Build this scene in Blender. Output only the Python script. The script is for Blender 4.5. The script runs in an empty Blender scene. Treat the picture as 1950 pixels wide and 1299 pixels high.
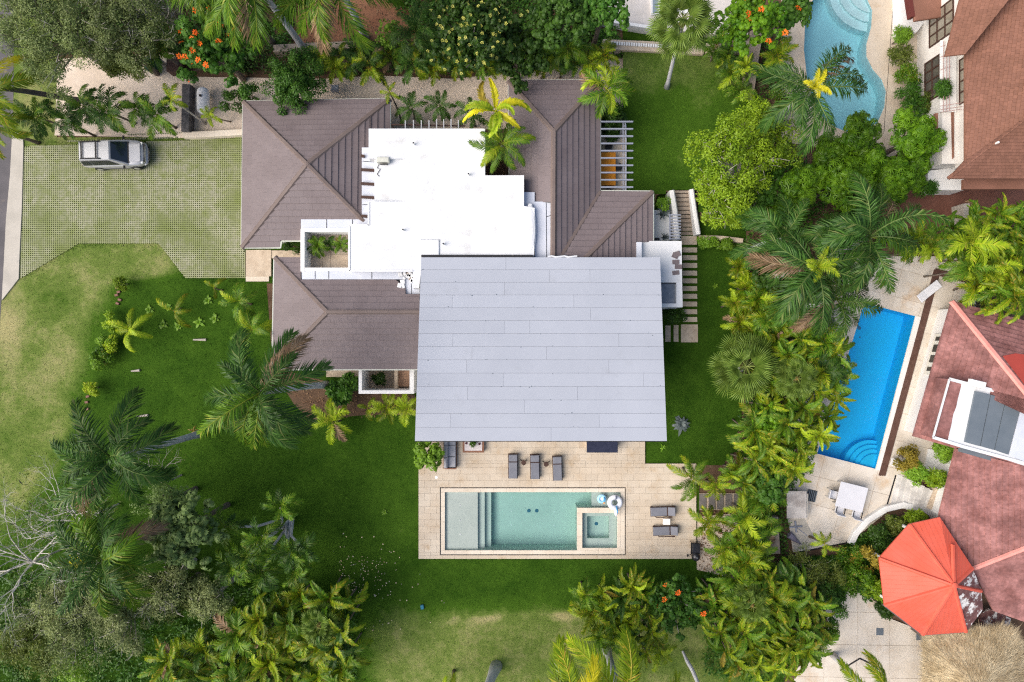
import bpy, math, random
import numpy as np
from mathutils import Vector, Matrix
from mathutils.geometry import tessellate_polygon
random.seed(7); RNG = np.random.default_rng(7)
PI = math.pi; R = math.radians
SC = bpy.context.scene; COL = SC.collection
# ------------------------------------------------------------------ camera, sky, sun, exposure
H = 48.0            # drone height above the lawn, metres
S = 27.0            # photograph pixels per metre on the lawn
cam_d = bpy.data.cameras.new('Camera'); cam = bpy.data.objects.new('Camera', cam_d); COL.objects.link(cam)
cam.location = (0, 0, H); cam.rotation_euler = (0, 0, 0)
cam_d.sensor_width = 36; cam_d.lens = 18.0 / ((975 / S) / H); cam_d.clip_end = 600; cam_d.clip_start = 0.5
SC.camera = cam
W = bpy.data.worlds.new('World'); SC.world = W; W.use_nodes = True
wn = W.node_tree; bg = wn.nodes['Background']
sky = wn.nodes.new('ShaderNodeTexSky'); sky.sky_type = 'NISHITA'; sky.sun_disc = False
SUN_EL, SUN_AZ = R(44), R(-106)         # azimuth clockwise from +Y (up in the picture): light comes from the left
sky.sun_elevation = SUN_EL; sky.sun_rotation = SUN_AZ % (2 * PI)
sky.air_density = 1.0; sky.dust_density = 4.0; sky.ozone_density = 1.0
wn.links.new(sky.outputs[0], bg.inputs[0]); bg.inputs[1].default_value = 0.078
sun_d = bpy.data.lights.new('Sun', 'SUN'); sun_d.energy = 1.5; sun_d.angle = R(62); sun_d.color = (1, .955, .89)
sun = bpy.data.objects.new('Sun', sun_d); COL.objects.link(sun); sun.location = (-30, 20, 60)
sd = Vector((math.sin(SUN_AZ) * math.cos(SUN_EL), math.cos(SUN_AZ) * math.cos(SUN_EL), math.sin(SUN_EL)))
sun.rotation_euler = sd.to_track_quat('Z', 'Y').to_euler()
SC.view_settings.view_transform = 'Standard'; SC.view_settings.look = 'None'
SC.view_settings.gamma = 1; SC.view_settings.use_curve_mapping = False
SC.view_settings.exposure = 1.27
try:
    SC.cycles.max_bounces = 6; SC.cycles.diffuse_bounces = 3; SC.cycles.transparent_max_bounces = 8
    SC.cycles.use_denoising = False; SC.cycles.filter_width = 1.2; SC.cycles.caustics_reflective = False
except Exception: pass

# ------------------------------------------------------------------ helpers
def P(px, py, z=0.0):                      # surveyed position: photograph pixel at a known height -> metres
    k = (H - z) / H / S
    return Vector(((px - 975) * k, (649.5 - py) * k, z))
def PP(pts, z=0.0): return [P(x, y, z).xy for x, y in pts]
class MB:
    def __init__(s): s.v = []; s.f = []; s.c = []; s._c = 0.5
    def add(s, v, f):
        n = len(s.v); s.v += [tuple(p) for p in v]; s.c += [s._c] * len(v)
        s.f += [tuple(i + n for i in q) for q in f]; return s
    def box(s, c, d, rz=0, rx=0, ry=0):
        m = Matrix.Translation(c) @ Matrix.Rotation(rz, 4, 'Z') @ Matrix.Rotation(ry, 4, 'Y') @ Matrix.Rotation(rx, 4, 'X')
        v = [m @ Vector((x * d[0] / 2, y * d[1] / 2, z * d[2] / 2)) for x in (-1, 1) for y in (-1, 1) for z in (-1, 1)]
        return s.add(v, [(0, 1, 3, 2), (4, 6, 7, 5), (0, 4, 5, 1), (2, 3, 7, 6), (0, 2, 6, 4), (1, 5, 7, 3)])
    def bev(s, c, d, b=.03, rz=0, rx=0, ry=0):        # box with chamfered top edges
        m = Matrix.Translation(c) @ Matrix.Rotation(rz, 4, 'Z') @ Matrix.Rotation(ry, 4, 'Y') @ Matrix.Rotation(rx, 4, 'X')
        X, Y, Z = d[0] / 2, d[1] / 2, d[2] / 2; v = []
        for (x, y, z) in ((X - b, Y - b, -Z), (X, Y, -Z + b), (X, Y, Z - b), (X - b, Y - b, Z)):
            v += [m @ Vector(p) for p in ((-x, -y, z), (x, -y, z), (x, y, z), (-x, y, z))]
        f = [(3, 2, 1, 0), (12, 13, 14, 15)]
        for r in range(3):
            for k in range(4): a = r * 4 + k; b2 = r * 4 + (k + 1) % 4; f.append((a, b2, b2 + 4, a + 4))
        return s.add(v, f)
    def prism(s, poly, z0, z1):                       # polygon in plan, flat top
        n = len(poly); tri = tessellate_polygon([[Vector((p[0], p[1], 0)) for p in poly]])
        v = [(p[0], p[1], z0) for p in poly] + [(p[0], p[1], z1) for p in poly]
        ar = sum(poly[i][0] * poly[(i + 1) % n][1] - poly[(i + 1) % n][0] * poly[i][1] for i in range(n))
        f = []
        for t in tri:
            a = [poly[i] for i in t]
            o = (a[1][0] - a[0][0]) * (a[2][1] - a[0][1]) - (a[2][0] - a[0][0]) * (a[1][1] - a[0][1])
            t = t if o > 0 else t[::-1]
            f.append(tuple(i + n for i in t)); f.append(tuple(t[::-1]))
        for i in range(n):
            j = (i + 1) % n
            f.append((i, j, j + n, i + n) if ar > 0 else (j, i, i + n, j + n))
        return s.add(v, f)
    def sheet(s, loops, z):                           # flat sheet, holes allowed
        lp = [[Vector((p[0], p[1], 0)) for p in l] for l in loops]
        v = [(p.x, p.y, z) for l in lp for p in l]; f = []
        for t in tessellate_polygon(lp):
            a = [v[i] for i in t]
            o = (a[1][0] - a[0][0]) * (a[2][1] - a[0][1]) - (a[2][0] - a[0][0]) * (a[1][1] - a[0][1])
            f.append(tuple(t) if o > 0 else tuple(t[::-1]))
        return s.add(v, f)
    def poly(s, pts): return s.add(pts, [tuple(range(len(pts)))])
    def slab(s, pts, t):                              # 3-D polygon with thickness straight down
        n = len(pts); v = [tuple(p) for p in pts] + [(p[0], p[1], p[2] - t) for p in pts]
        ar = sum(pts[i][0] * pts[(i + 1) % n][1] - pts[(i + 1) % n][0] * pts[i][1] for i in range(n))
        up = tuple(range(n)); dn = tuple(range(2 * n - 1, n - 1, -1))
        f = [up if ar > 0 else up[::-1], dn if ar > 0 else dn[::-1]]
        for i in range(n):
            j = (i + 1) % n
            f.append((j, i, i + n, j + n) if ar > 0 else (i, j, j + n, i + n))
        return s.add(v, f)
    def tube(s, path, rad, n=6, cap=True):
        path = [Vector(p) for p in path]; rad = rad if isinstance(rad, (list, tuple)) else [rad] * len(path)
        v = []; f = []; up = Vector((0, 0, 1)); prev = None
        for i, p in enumerate(path):
            t = (path[min(i + 1, len(path) - 1)] - path[max(i - 1, 0)])
            if t.length < 1e-6: t = Vector((0, 0, 1))
            t.normalize()
            a = prev - t * prev.dot(t) if prev else t.cross(up if abs(t.z) < .9 else Vector((1, 0, 0)))
            if a.length < 1e-6: a = t.orthogonal()
            a.normalize(); prev = a; b = t.cross(a)
            for k in range(n):
                q = 2 * PI * k / n; v.append(p + (a * math.cos(q) + b * math.sin(q)) * rad[i])
        m = len(path)
        for i in range(m - 1):
            for k in range(n):
                k2 = (k + 1) % n; f.append((i * n + k, i * n + k2, (i + 1) * n + k2, (i + 1) * n + k))
        if cap: f += [tuple(range(n))[::-1], tuple((m - 1) * n + k for k in range(n))]
        return s.add(v, f)
    def lathe(s, c, prof, n=14, sx=1, sy=1):           # prof: list of (radius, z)
        c = Vector(c); v = []; f = []
        for r, z in prof:
            for k in range(n):
                q = 2 * PI * k / n; v.append(c + Vector((r * math.cos(q) * sx, r * math.sin(q) * sy, z)))
        for i in range(len(prof) - 1):
            for k in range(n):
                k2 = (k + 1) % n; f.append((i * n + k, i * n + k2, (i + 1) * n + k2, (i + 1) * n + k))
        f += [tuple(range(n))[::-1], tuple((len(prof) - 1) * n + k for k in range(n))]
        return s.add(v, f)
    def beam(s, a, b, w, h):                          # straight bar of rectangular section
        a = Vector(a); b = Vector(b); t = (b - a); L = t.length; t.normalize()
        sd_ = t.cross(Vector((0, 0, 1))); sd_ = sd_.normalized() if sd_.length > 1e-4 else Vector((1, 0, 0))
        u = sd_.cross(t); v = []
        for p in (a, b):
            for i, j in ((-1, -1), (1, -1), (1, 1), (-1, 1)): v.append(p + sd_ * (i * w / 2) + u * (j * h / 2))
        return s.add(v, [(0, 1, 2, 3), (7, 6, 5, 4), (0, 4, 5, 1), (1, 5, 6, 2), (2, 6, 7, 3), (3, 7, 4, 0)])
    def cap(s, a, b, w, h, flat=.45):                  # ridge / hip capping, trapezoid section
        a = Vector(a); b = Vector(b); t = (b - a).normalized(); sd_ = t.cross(Vector((0, 0, 1))).normalized()
        v = []
        for p in (a, b):
            for i, z in ((-.5, -.06), (-.5 * flat, h), (.5 * flat, h), (.5, -.06)): v.append(p + sd_ * (i * w) + Vector((0, 0, z)))
        return s.add(v, [(0, 1, 2, 3), (7, 6, 5, 4), (0, 4, 5, 1), (1, 5, 6, 2), (2, 6, 7, 3), (3, 7, 4, 0)])
    def mesh(s, name, smooth=False):
        me = bpy.data.meshes.new(name); me.from_pydata(s.v, [], s.f); me.update()
        a = me.attributes.new('rnd', 'FLOAT', 'POINT'); a.data.foreach_set('value', s.c)
        if smooth: me.polygons.foreach_set('use_smooth', [True] * len(me.polygons))
        return me
def link(name, me, mat=None, parent=None, local=False, loc=None, rot=None, scale=None):
    o = bpy.data.objects.new(name, me); COL.objects.link(o)
    if mat is not None and me is not None and len(me.materials) == 0: me.materials.append(mat)
    if parent is not None:
        o.parent = parent
        if not local and parent.type == 'EMPTY': o.matrix_parent_inverse = Matrix.Translation(-parent.location)
    if loc is not None: o.location = loc
    if rot is not None: o.rotation_euler = rot
    if scale is not None: o.scale = (scale,) * 3 if isinstance(scale, (int, float)) else scale
    return o
def B(name, mb, mat, parent=None, local=False, smooth=False): return link(name, mb.mesh(name, smooth), mat, parent, local)
def tag(o, label=None, cat=None, group=None, kind=None):
    if label: o['label'] = label
    if cat: o['category'] = cat
    if group: o['group'] = group
    if kind: o['kind'] = kind
    return o
def thing(name, label, cat, loc=(0, 0, 0), rz=0, group=None):
    o = bpy.data.objects.new(name, None); COL.objects.link(o); o.location = loc; o.rotation_euler = (0, 0, rz)
    o.empty_display_size = .2
    return tag(o, label, cat, group)
def struct(name, mb, mat, label=None): return tag(B(name, mb, mat), label, None, None, 'structure')
def npmesh(name, V, F, rnd=None, smooth=False):
    V = np.asarray(V, np.float32); F = np.asarray(F, np.int32); k = F.shape[1]
    me = bpy.data.meshes.new(name)
    me.vertices.add(len(V)); me.vertices.foreach_set('co', V.ravel())
    me.loops.add(F.size); me.loops.foreach_set('vertex_index', F.ravel())
    me.polygons.add(len(F)); me.polygons.foreach_set('loop_start', np.arange(0, F.size, k, dtype=np.int32))
    me.polygons.foreach_set('loop_total', np.full(len(F), k, np.int32))
    me.update(calc_edges=True); me.validate()
    if rnd is not None:
        a = me.attributes.new('rnd', 'FLOAT', 'POINT'); a.data.foreach_set('value', np.asarray(rnd, np.float32))
    if smooth: me.polygons.foreach_set('use_smooth', np.ones(len(F), bool))
    return me
def clip(poly, a, b, c):                              # keep a*x+b*y<=c
    out = []; n = len(poly)
    for i in range(n):
        p, q = poly[i], poly[(i + 1) % n]; dp = a * p[0] + b * p[1] - c; dq = a * q[0] + b * q[1] - c
        if dp <= 0: out.append(p)
        if (dp < 0 < dq) or (dq < 0 < dp):
            t = dp / (dp - dq); out.append((p[0] + (q[0] - p[0]) * t, p[1] + (q[1] - p[1]) * t))
    return out
def area(p): return abs(sum(p[i][0] * p[(i + 1) % len(p)][1] - p[(i + 1) % len(p)][0] * p[i][1] for i in range(len(p)))) / 2
def clean(p):
    out = []
    for q in p:
        if not out or (q[0] - out[-1][0]) ** 2 + (q[1] - out[-1][1]) ** 2 > 1e-5: out.append(q)
    if len(out) > 1 and (out[0][0] - out[-1][0]) ** 2 + (out[0][1] - out[-1][1]) ** 2 < 1e-5: out.pop()
    return out
def inside(xs, ys, poly):                             # numpy point in polygon
    r = np.zeros(xs.shape, bool); n = len(poly)
    for i in range(n):
        x0, y0 = poly[i]; x1, y1 = poly[(i + 1) % n]
        c = ((y0 > ys) != (y1 > ys)) & (xs < (x1 - x0) * (ys - y0) / ((y1 - y0) or 1e-9) + x0); r ^= c
    return r

# ------------------------------------------------------------------ materials
def nodes_of(name):
    m = bpy.data.materials.new(name); m.use_nodes = True; nt = m.node_tree
    return m, nt, nt.nodes['Principled BSDF']
def nn(nt, t, **kw):
    n = nt.nodes.new(t)
    for k, v in kw.items():
        if k in n.inputs: n.inputs[k].default_value = v
        else: setattr(n, k, v)
    return n
def mixc(nt, fac, a, b, mode='MIX'):
    n = nt.nodes.new('ShaderNodeMix'); n.data_type = 'RGBA'; n.blend_type = mode
    for s_, x in ((0, fac), (6, a), (7, b)):
        if isinstance(x, bpy.types.NodeSocket): nt.links.new(x, n.inputs[s_])
        elif s_ == 0: n.inputs[0].default_value = x
        else: n.inputs[s_].default_value = (*x, 1) if len(x) == 3 else x
    return n.outputs[2]
def ramp(nt, x, lo, hi):
    n = nn(nt, 'ShaderNodeMapRange'); n.inputs[1].default_value = lo; n.inputs[2].default_value = hi
    nt.links.new(x, n.inputs[0]); return n.outputs[0]
def noise(nt, scale, detail=4, rough=.6, pos=None, dist=0):
    n = nn(nt, 'ShaderNodeTexNoise', Scale=scale, Detail=detail, Roughness=rough, Distortion=dist)
    if pos is None:
        g = nt.nodes.get('Geo') or nn(nt, 'ShaderNodeNewGeometry'); g.name = 'Geo'; pos = g.outputs['Position']
    nt.links.new(pos, n.inputs['Vector']); return n.outputs['Fac']
def vmul(nt, sock, f, b=1.0):                          # 1 + (sock-.5)*f as value
    n = nn(nt, 'ShaderNodeMath', operation='MULTIPLY_ADD'); nt.links.new(sock, n.inputs[0])
    n.inputs[1].default_value = f; n.inputs[2].default_value = b - f / 2; return n.outputs[0]
def scalec(nt, col, val):
    n = nn(nt, 'ShaderNodeVectorMath', operation='SCALE'); nt.links.new(col, n.inputs[0]); nt.links.new(val, n.inputs[3]); return n.outputs[0]
def bump(nt, bs, h, strength, dist=.02):
    b = nn(nt, 'ShaderNodeBump', Strength=strength, Distance=dist); nt.links.new(h, b.inputs['Height']); nt.links.new(b.outputs[0], bs.inputs['Normal'])
MATS = {}
def M(name, c1, c2=None, rough=.75, scale=1.2, fine=14, fvar=.18, spec=.3, metal=0, orn=0, rndv=0, bmp=0, bscale=30, stain=None, sscale=.5, slo=.55, shi=.72):
    if name in MATS: return MATS[name]
    m, nt, bs = nodes_of(name); MATS[name] = m
    c2 = c2 or tuple(min(1, x * 1.15) for x in c1)
    col = mixc(nt, ramp(nt, noise(nt, scale), .35, .65), c1, c2)
    col = scalec(nt, col, vmul(nt, noise(nt, fine, 3), fvar * 2))
    if stain: col = mixc(nt, ramp(nt, noise(nt, sscale, 6, .7), slo, shi), col, stain)
    if orn:
        oi = nn(nt, 'ShaderNodeObjectInfo'); col = scalec(nt, col, vmul(nt, oi.outputs['Random'], orn))
    if rndv:
        at = nn(nt, 'ShaderNodeAttribute', attribute_name='rnd'); col = scalec(nt, col, vmul(nt, at.outputs['Fac'], rndv))
    nt.links.new(col, bs.inputs['Base Color']); bs.inputs['Roughness'].default_value = rough
    bs.inputs['Specular IOR Level'].default_value = spec; bs.inputs['Metallic'].default_value = metal
    if bmp: bump(nt, bs, noise(nt, bscale, 4), bmp)
    return m
def leafmat(name, c1, c2, tip=None, trans=.3, orn=.5, rough=.4):
    if name in MATS: return MATS[name]
    m, nt, bs = nodes_of(name); MATS[name] = m
    at = nn(nt, 'ShaderNodeAttribute', attribute_name='rnd')
    c1 = tuple(x * 1.1 for x in c1); c2 = tuple(min(.9, x * 1.1) for x in c2)
    col = mixc(nt, at.outputs['Fac'], c1, c2)
    if tip: col = mixc(nt, ramp(nt, at.outputs['Fac'], .86, .98), col, tip)
    oi = nn(nt, 'ShaderNodeObjectInfo'); col = scalec(nt, col, vmul(nt, oi.outputs['Random'], orn))
    col = scalec(nt, col, vmul(nt, noise(nt, .8, 2), .5))
    nt.links.new(col, bs.inputs['Base Color']); bs.inputs['Roughness'].default_value = rough; bs.inputs['Specular IOR Level'].default_value = .22
    tr = nn(nt, 'ShaderNodeBsdfTranslucent'); nt.links.new(col, tr.inputs[0])
    mx = nn(nt, 'ShaderNodeMixShader'); mx.inputs[0].default_value = trans
    nt.links.new(bs.outputs[0], mx.inputs[1]); nt.links.new(tr.outputs[0], mx.inputs[2])
    nt.links.new(mx.outputs[0], nt.nodes['Material Output'].inputs[0]); return m
m_white = M('white_roof_coating', (.62, .63, .645), (.71, .715, .725), .6, .3, 5, .03, stain=(.40, .38, .34), sscale=.9, slo=.57, shi=.86)
m_wall = M('white_plaster', (.74, .73, .71), (.80, .79, .77), .8, .6, 8, .05)
m_gray = M('grey_roof_panel', (.385, .405, .455), (.415, .435, .485), .5, .25, 3, .035, stain=(.30, .31, .335), sscale=.55, slo=.60, shi=.95, orn=.06, spec=.35)
m_memb = M('bluish_membrane', (.52, .55, .62), (.60, .62, .68), .6, .7, 6, .06, stain=(.36, .37, .4), sscale=1.2, slo=.62, shi=.85)
m_shing = M('brown_shingle', (.150, .118, .119), (.178, .143, .144), .6, .5, 9, .10, orn=.05, rndv=.07, spec=.4, bmp=.3, bscale=60)
m_hip = M('brown_hip_cap', (.145, .108, .096), (.175, .135, .12), .65, .8, 8, .12)
m_dark = M('black_plastic', (.012, .012, .014), (.02, .02, .022), .5)
m_trav = M('travertine', (.515, .425, .322), (.585, .505, .405), .7, .5, 7, .10, orn=.08, rndv=.06, stain=(.42, .30, .18), sscale=.75, slo=.54, shi=.8)
m_cope = M('pale_coping', (.62, .53, .42), (.68, .60, .50), .65, .8, 9, .08, orn=.08)
m_joint = M('deck_mortar', (.46, .385, .30))
m_conc = M('concrete', (.40, .37, .32), (.50, .46, .40), .85, .6, 12, .15, stain=(.25, .24, .22), sscale=.6, slo=.55, shi=.85)
m_asph = M('asphalt', (.085, .08, .085), (.125, .115, .12), .85, .5, 40, .2, stain=(.30, .24, .18), sscale=.4, slo=.6, shi=.8)
m_gravel = M('pale_gravel', (.58, .475, .375), (.70, .59, .49), .9, .35, 22, .38, bmp=.6, bscale=25)
m_soil = M('brown_soil', (.085, .05, .03), (.15, .09, .055), .95, .5, 12, .35, bmp=.5, bscale=9, stain=(.2, .14, .09), sscale=1.4, slo=.58, shi=.7)
m_redsoil = M('reddish_soil', (.20, .085, .045), (.27, .13, .07), .95, .6, 14, .3)
m_stone = M('rough_stone', (.27, .21, .16), (.40, .33, .26), .9, 2.2, 14, .35, bmp=.8, bscale=12, stain=(.1, .08, .065), sscale=2.2, slo=.55, shi=.75)
m_stonel = M('pale_coral_stone', (.48, .38, .28), (.58, .48, .37), .9, 1.5, 12, .25, rndv=.2, orn=.18, stain=(.23, .17, .12), sscale=2.5, slo=.55, shi=.8)
m_metal = M('blue_grey_metal', (.24, .26, .32), (.28, .30, .36), .45, metal=.2)
m_cush = M('grey_cushion', (.165, .17, .20), (.19, .195, .225), .9, 3, 40, .12, orn=.06)
m_cushl = M('light_grey_cushion', (.36, .36, .39), (.40, .40, .43), .9, 3, 40, .1)
m_brownw = M('dark_brown_wood', (.045, .022, .016), (.07, .036, .026), .6, 6, 30, .2)
m_wood = M('brown_wood', (.19, .085, .05), (.24, .115, .07), .6, 5, 30, .15)
m_orange = M('orange_table_paint', (.72, .25, .012), (.80, .31, .02), .5, 3, 20, .08)
m_trunk = M('grey_palm_bark', (.40, .40, .41), (.52, .52, .53), .85, 1.5, 12, .25, stain=(.14, .13, .13), sscale=3, slo=.55, shi=.8)
m_trunkb = M('brown_bark', (.11, .085, .065), (.17, .14, .11), .9, 2, 14, .3)
m_branch = M('pale_dry_branch', (.34, .30, .26), (.46, .42, .37), .9, 2, 14, .2)
m_terra = M('terracotta_shingle', (.185, .086, .056), (.23, .108, .074), .75, .6, 7, .16, orn=.05, rndv=.22)
m_red = M('weathered_red_roof', (.20, .085, .075), (.36, .17, .155), .85, .9, 5, .55, rndv=.12, stain=(.13, .06, .055), sscale=.7, slo=.48, shi=.78)
m_pink = M('pink_ridge', (.62, .24, .20), (.68, .29, .245), .7, 2, 10, .08)
m_coral = M('coral_roof_paint', (.62, .105, .06), (.66, .125, .08), .5, 1, 10, .04)
m_dgrey = M('dark_grey_membrane', (.115, .14, .165), (.14, .165, .19), .6, .8, 6, .06)
m_patio = M('stained_patio_slab', (.58, .51, .42), (.68, .62, .54), .75, .7, 8, .08, orn=.08, stain=(.52, .34, .18), sscale=.45, slo=.56, shi=.8)
m_deckst = M('brown_deck_board', (.085, .042, .03), (.115, .06, .045), .7, 4, 30, .25)
m_straw = M('dry_straw', (.48, .36, .20), (.70, .57, .36), .9, 1.2, 9, .3, rndv=.8)
m_chrome = M('light_metal', (.6, .6, .6), (.66, .66, .66), .3, metal=.7)
m_win = M('window_glass', (.05, .05, .045), (.09, .085, .07), .12, spec=.6)
m_curt = M('curtain_glass', (.20, .18, .14), (.26, .23, .18), .15, spec=.6)
m_greyst = M('dark_step_slab', (.12, .11, .105), (.19, .17, .16), .85, 1, 14, .25)
# foliage
L_royal = leafmat('royal_frond', (.020, .064, .010), (.080, .172, .028), (.16, .20, .06))
L_coco = leafmat('coco_frond', (.048, .125, .007), (.150, .262, .016), (.26, .28, .04))
L_areca = leafmat('areca_frond', (.085, .160, .005), (.250, .318, .012), (.46, .34, .04), orn=.7)
L_lime = leafmat('lime_frond', (.19, .30, .010), (.36, .45, .02), (.5, .5, .05))
L_yellow = leafmat('yellow_frond', (.52, .50, .012), (.70, .62, .03))
L_fan = leafmat('fan_leaf_green', (.085, .150, .020), (.19, .27, .05), (.34, .34, .12))
L_dark = leafmat('dark_palm', (.020, .060, .007), (.072, .155, .018), (.13, .17, .04))
L_mango = leafmat('mango_leaf', (.034, .108, .005), (.145, .275, .012), (.32, .28, .04))
L_light = leafmat('light_green_leaf', (.100, .190, .008), (.25, .36, .018))
L_tree = leafmat('dark_tree_leaf', (.016, .046, .007), (.062, .130, .016))
L_sage = leafmat('sage_leaf', (.125, .165, .045), (.27, .31, .12), trans=.25)
L_grey = leafmat('grey_green_leaf', (.085, .125, .030), (.20, .245, .08), trans=.2)
L_tulip = leafmat('tulip_tree_leaf', (.026, .092, .010), (.090, .195, .022))
L_blue = leafmat('blue_green_leaf', (.115, .195, .050), (.28, .39, .12))
L_bright = leafmat('bright_shrub_leaf', (.105, .22, .015), (.22, .37, .03))
L_olive = leafmat('olive_leaf', (.060, .092, .012), (.165, .20, .035))
L_gold = leafmat('golden_leaf', (.16, .13, .02), (.34, .26, .03))
L_brown = leafmat('dead_frond', (.14, .085, .045), (.28, .19, .11), trans=.1)
L_agave = leafmat('agave_leaf', (.07, .09, .085), (.13, .155, .15), trans=.1)
m_flower = M('orange_flower', (.75, .12, .01), (.85, .2, .015), .6)
m_yflower = M('yellow_flower', (.42, .42, .07), (.56, .54, .14), .6)
# ------------------------------------------------------------------ ground, lawn, drive, decks, pools
POOL2 = [(1646, 577), (1743, 602), (1667, 893), (1556, 864)]
POOL1 = [(1568, -32), (1634, -32), (1652, 0), (1661, 20), (1659, 52), (1650, 84), (1650, 108), (1662, 132), (1679, 152), (1687, 174), (1684, 204), (1671, 234), (1645, 248), (1612, 251), (1580, 238), (1552, 205), (1537, 150), (1531, 95), (1533, 45), (1545, 5)]
MPOOL = [(845, 935), (1186, 935), (1186, 1050), (845, 1050)]
def grow(poly, k):
    cx = sum(p[0] for p in poly) / len(poly); cy = sum(p[1] for p in poly) / len(poly)
    return [(cx + (x - cx) * k, cy + (y - cy) * k) for x, y in poly]
g = MB(); G = 160
g.sheet([[(-G, -G), (G, -G), (G, G), (-G, G)], PP(grow(MPOOL, 1.02)), PP(grow(POOL2, 1.03)), PP(grow(POOL1, 1.03))], -.04)
struct('ground', g, m_soil)
def lawnmat():
    m, nt, bs = nodes_of('lawn_grass')
    at = nn(nt, 'ShaderNodeAttribute', attribute_name='rnd').outputs['Fac']
    a = nn(nt, 'ShaderNodeMath', operation='MULTIPLY_ADD'); nt.links.new(noise(nt, .42, 7, .72), a.inputs[0]); a.inputs[1].default_value = 1.15; nt.links.new(at, a.inputs[2])
    b = nn(nt, 'ShaderNodeMath', operation='MULTIPLY_ADD'); nt.links.new(noise(nt, 2.6, 6, .75), b.inputs[0]); b.inputs[1].default_value = .62; nt.links.new(a.outputs[0], b.inputs[2])
    x = b.outputs[0]
    c = mixc(nt, ramp(nt, x, .66, 1.1), (.022, .061, .004), (.050, .110, .009))
    c = mixc(nt, ramp(nt, x, 1.16, 1.55), c, (.145, .195, .044))
    c = mixc(nt, ramp(nt, x, 1.52, 1.95), c, (.34, .31, .14))
    c = mixc(nt, ramp(nt, x, 2.05, 2.35), c, (.26, .12, .07))
    c = scalec(nt, c, vmul(nt, noise(nt, 9, 5, .75), .62))
    nt.links.new(c, bs.inputs['Base Color']); bs.inputs['Roughness'].default_value = .95; bs.inputs['Specular IOR Level'].default_value = .08
    bump(nt, bs, noise(nt, 26, 5, .7), .9, .05); return m
m_lawn = lawnmat()
def ss(a, b, x): t = np.clip((x - a) / (b - a), 0, 1); return t * t * (3 - 2 * t)
def dryness(px, py):
    xb = np.interp(py, [440, 500, 525, 540, 600, 700, 800, 900, 1000, 1100, 1300], [380, 370, 340, 236, 205, 178, 160, 120, 40, -40, -200])
    d = (.70 + .16 * np.sin(px * .021 + 1.3 * np.sin(py * .017)) * np.cos(py * .026 + .8 * np.sin(px * .013))) * ss(30, -60, px - xb)
    d = np.maximum(d, .70 * ss(1120, 1200, py) * ss(640, 760, px) * ss(1560, 1300, px))
    d = np.maximum(d, .55 * ss(270, 200, py) * ss(130, 100, px))
    d = np.maximum(d, .17 * np.exp(-(((px - 760) / 120) ** 2 + ((py - 960) / 90) ** 2)))
    d += .55 * np.exp(-(((px - 930) / 95) ** 2 + ((py - (1186 - (px - 840) * .1) - 3 * np.sin(px * .07)) / 6) ** 2)) * (.5 + .5 * np.sin(px * .11 + 2 * np.sin(px * .037)))
    d += .75 * np.exp(-(((px - 1070) / 28) ** 2 + ((py - 1173) / 9) ** 2))
    d += .35 * np.exp(-(((px - 15) / 22) ** 2 + ((py - 640) / 80) ** 2))
    return d - .04
NORTH = [(112, -120), (1188, -120), (1188, 262), (112, 262)]
EAST = [(1418, 440), (1430, 440), (1430, -120), (2200, -120), (2200, 1500), (1500, 1500), (1490, 1090), (1335, 1078), (1326, 890), (1396, 880), (1412, 800)]
TERR = [(1188, 96), (1432, 96), (1432, 420), (1336, 420), (1326, 360), (1286, 360), (1250, 372), (1246, 396), (1146, 396), (1146, 233), (1188, 233)]
def grid_lawn(name, x0, x1, y0, y1, cell, z, keep):
    nx = int((x1 - x0) / cell); ny = int((y1 - y0) / cell)
    xs = np.linspace(x0, x1, nx + 1); ys = np.linspace(y0, y1, ny + 1); X, Y = np.meshgrid(xs, ys)
    k = S * H / (H - z); px = X * k + 975; py = 649.5 - Y * k
    zz = z + .03 * np.sin(X * .6 + 1) * np.cos(Y * .5) * (z == 0) * 0
    V = np.stack([X, Y, np.full_like(X, z) + zz * 0], -1).reshape(-1, 3)
    i = np.arange(nx); j = np.arange(ny); I, J = np.meshgrid(i, j); a = (J * (nx + 1) + I).ravel()
    cx = (X[:-1, :-1] + cell / 2).ravel() * k + 975; cy = 649.5 - (Y[:-1, :-1] + cell / 2).ravel() * k
    m = keep(cx, cy); a = a[m]
    F = np.stack([a, a + 1, a + nx + 2, a + nx + 1], 1)
    d = dryness(px, py) if z == 0 else .12 + .40 * ss(230, 120, py) + 0 * px
    return npmesh(name, V, F, d.ravel())
lawn = link('lawn', grid_lawn('lawn', -60, 24, -40, 36, .3, 0.0, lambda x, y: ~inside(x, y, NORTH) & ~inside(x, y, EAST) & ~inside(x, y, TERR) & ~inside(x, y, grow(MPOOL, 1.02))), m_lawn)
tag(lawn, 'mown green lawn around the villa', None, None, 'structure')
tl = link('terrace_lawn', grid_lawn('terrace_lawn', 5, 18, 4, 21, .25, .5, lambda x, y: inside(x, y, TERR)), m_lawn)
tag(tl, 'raised dark green lawn beside the pergola', None, None, 'structure')
struct('terrace_bank', MB().prism(PP(TERR, .49), -.03, .49), m_soil)
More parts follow.
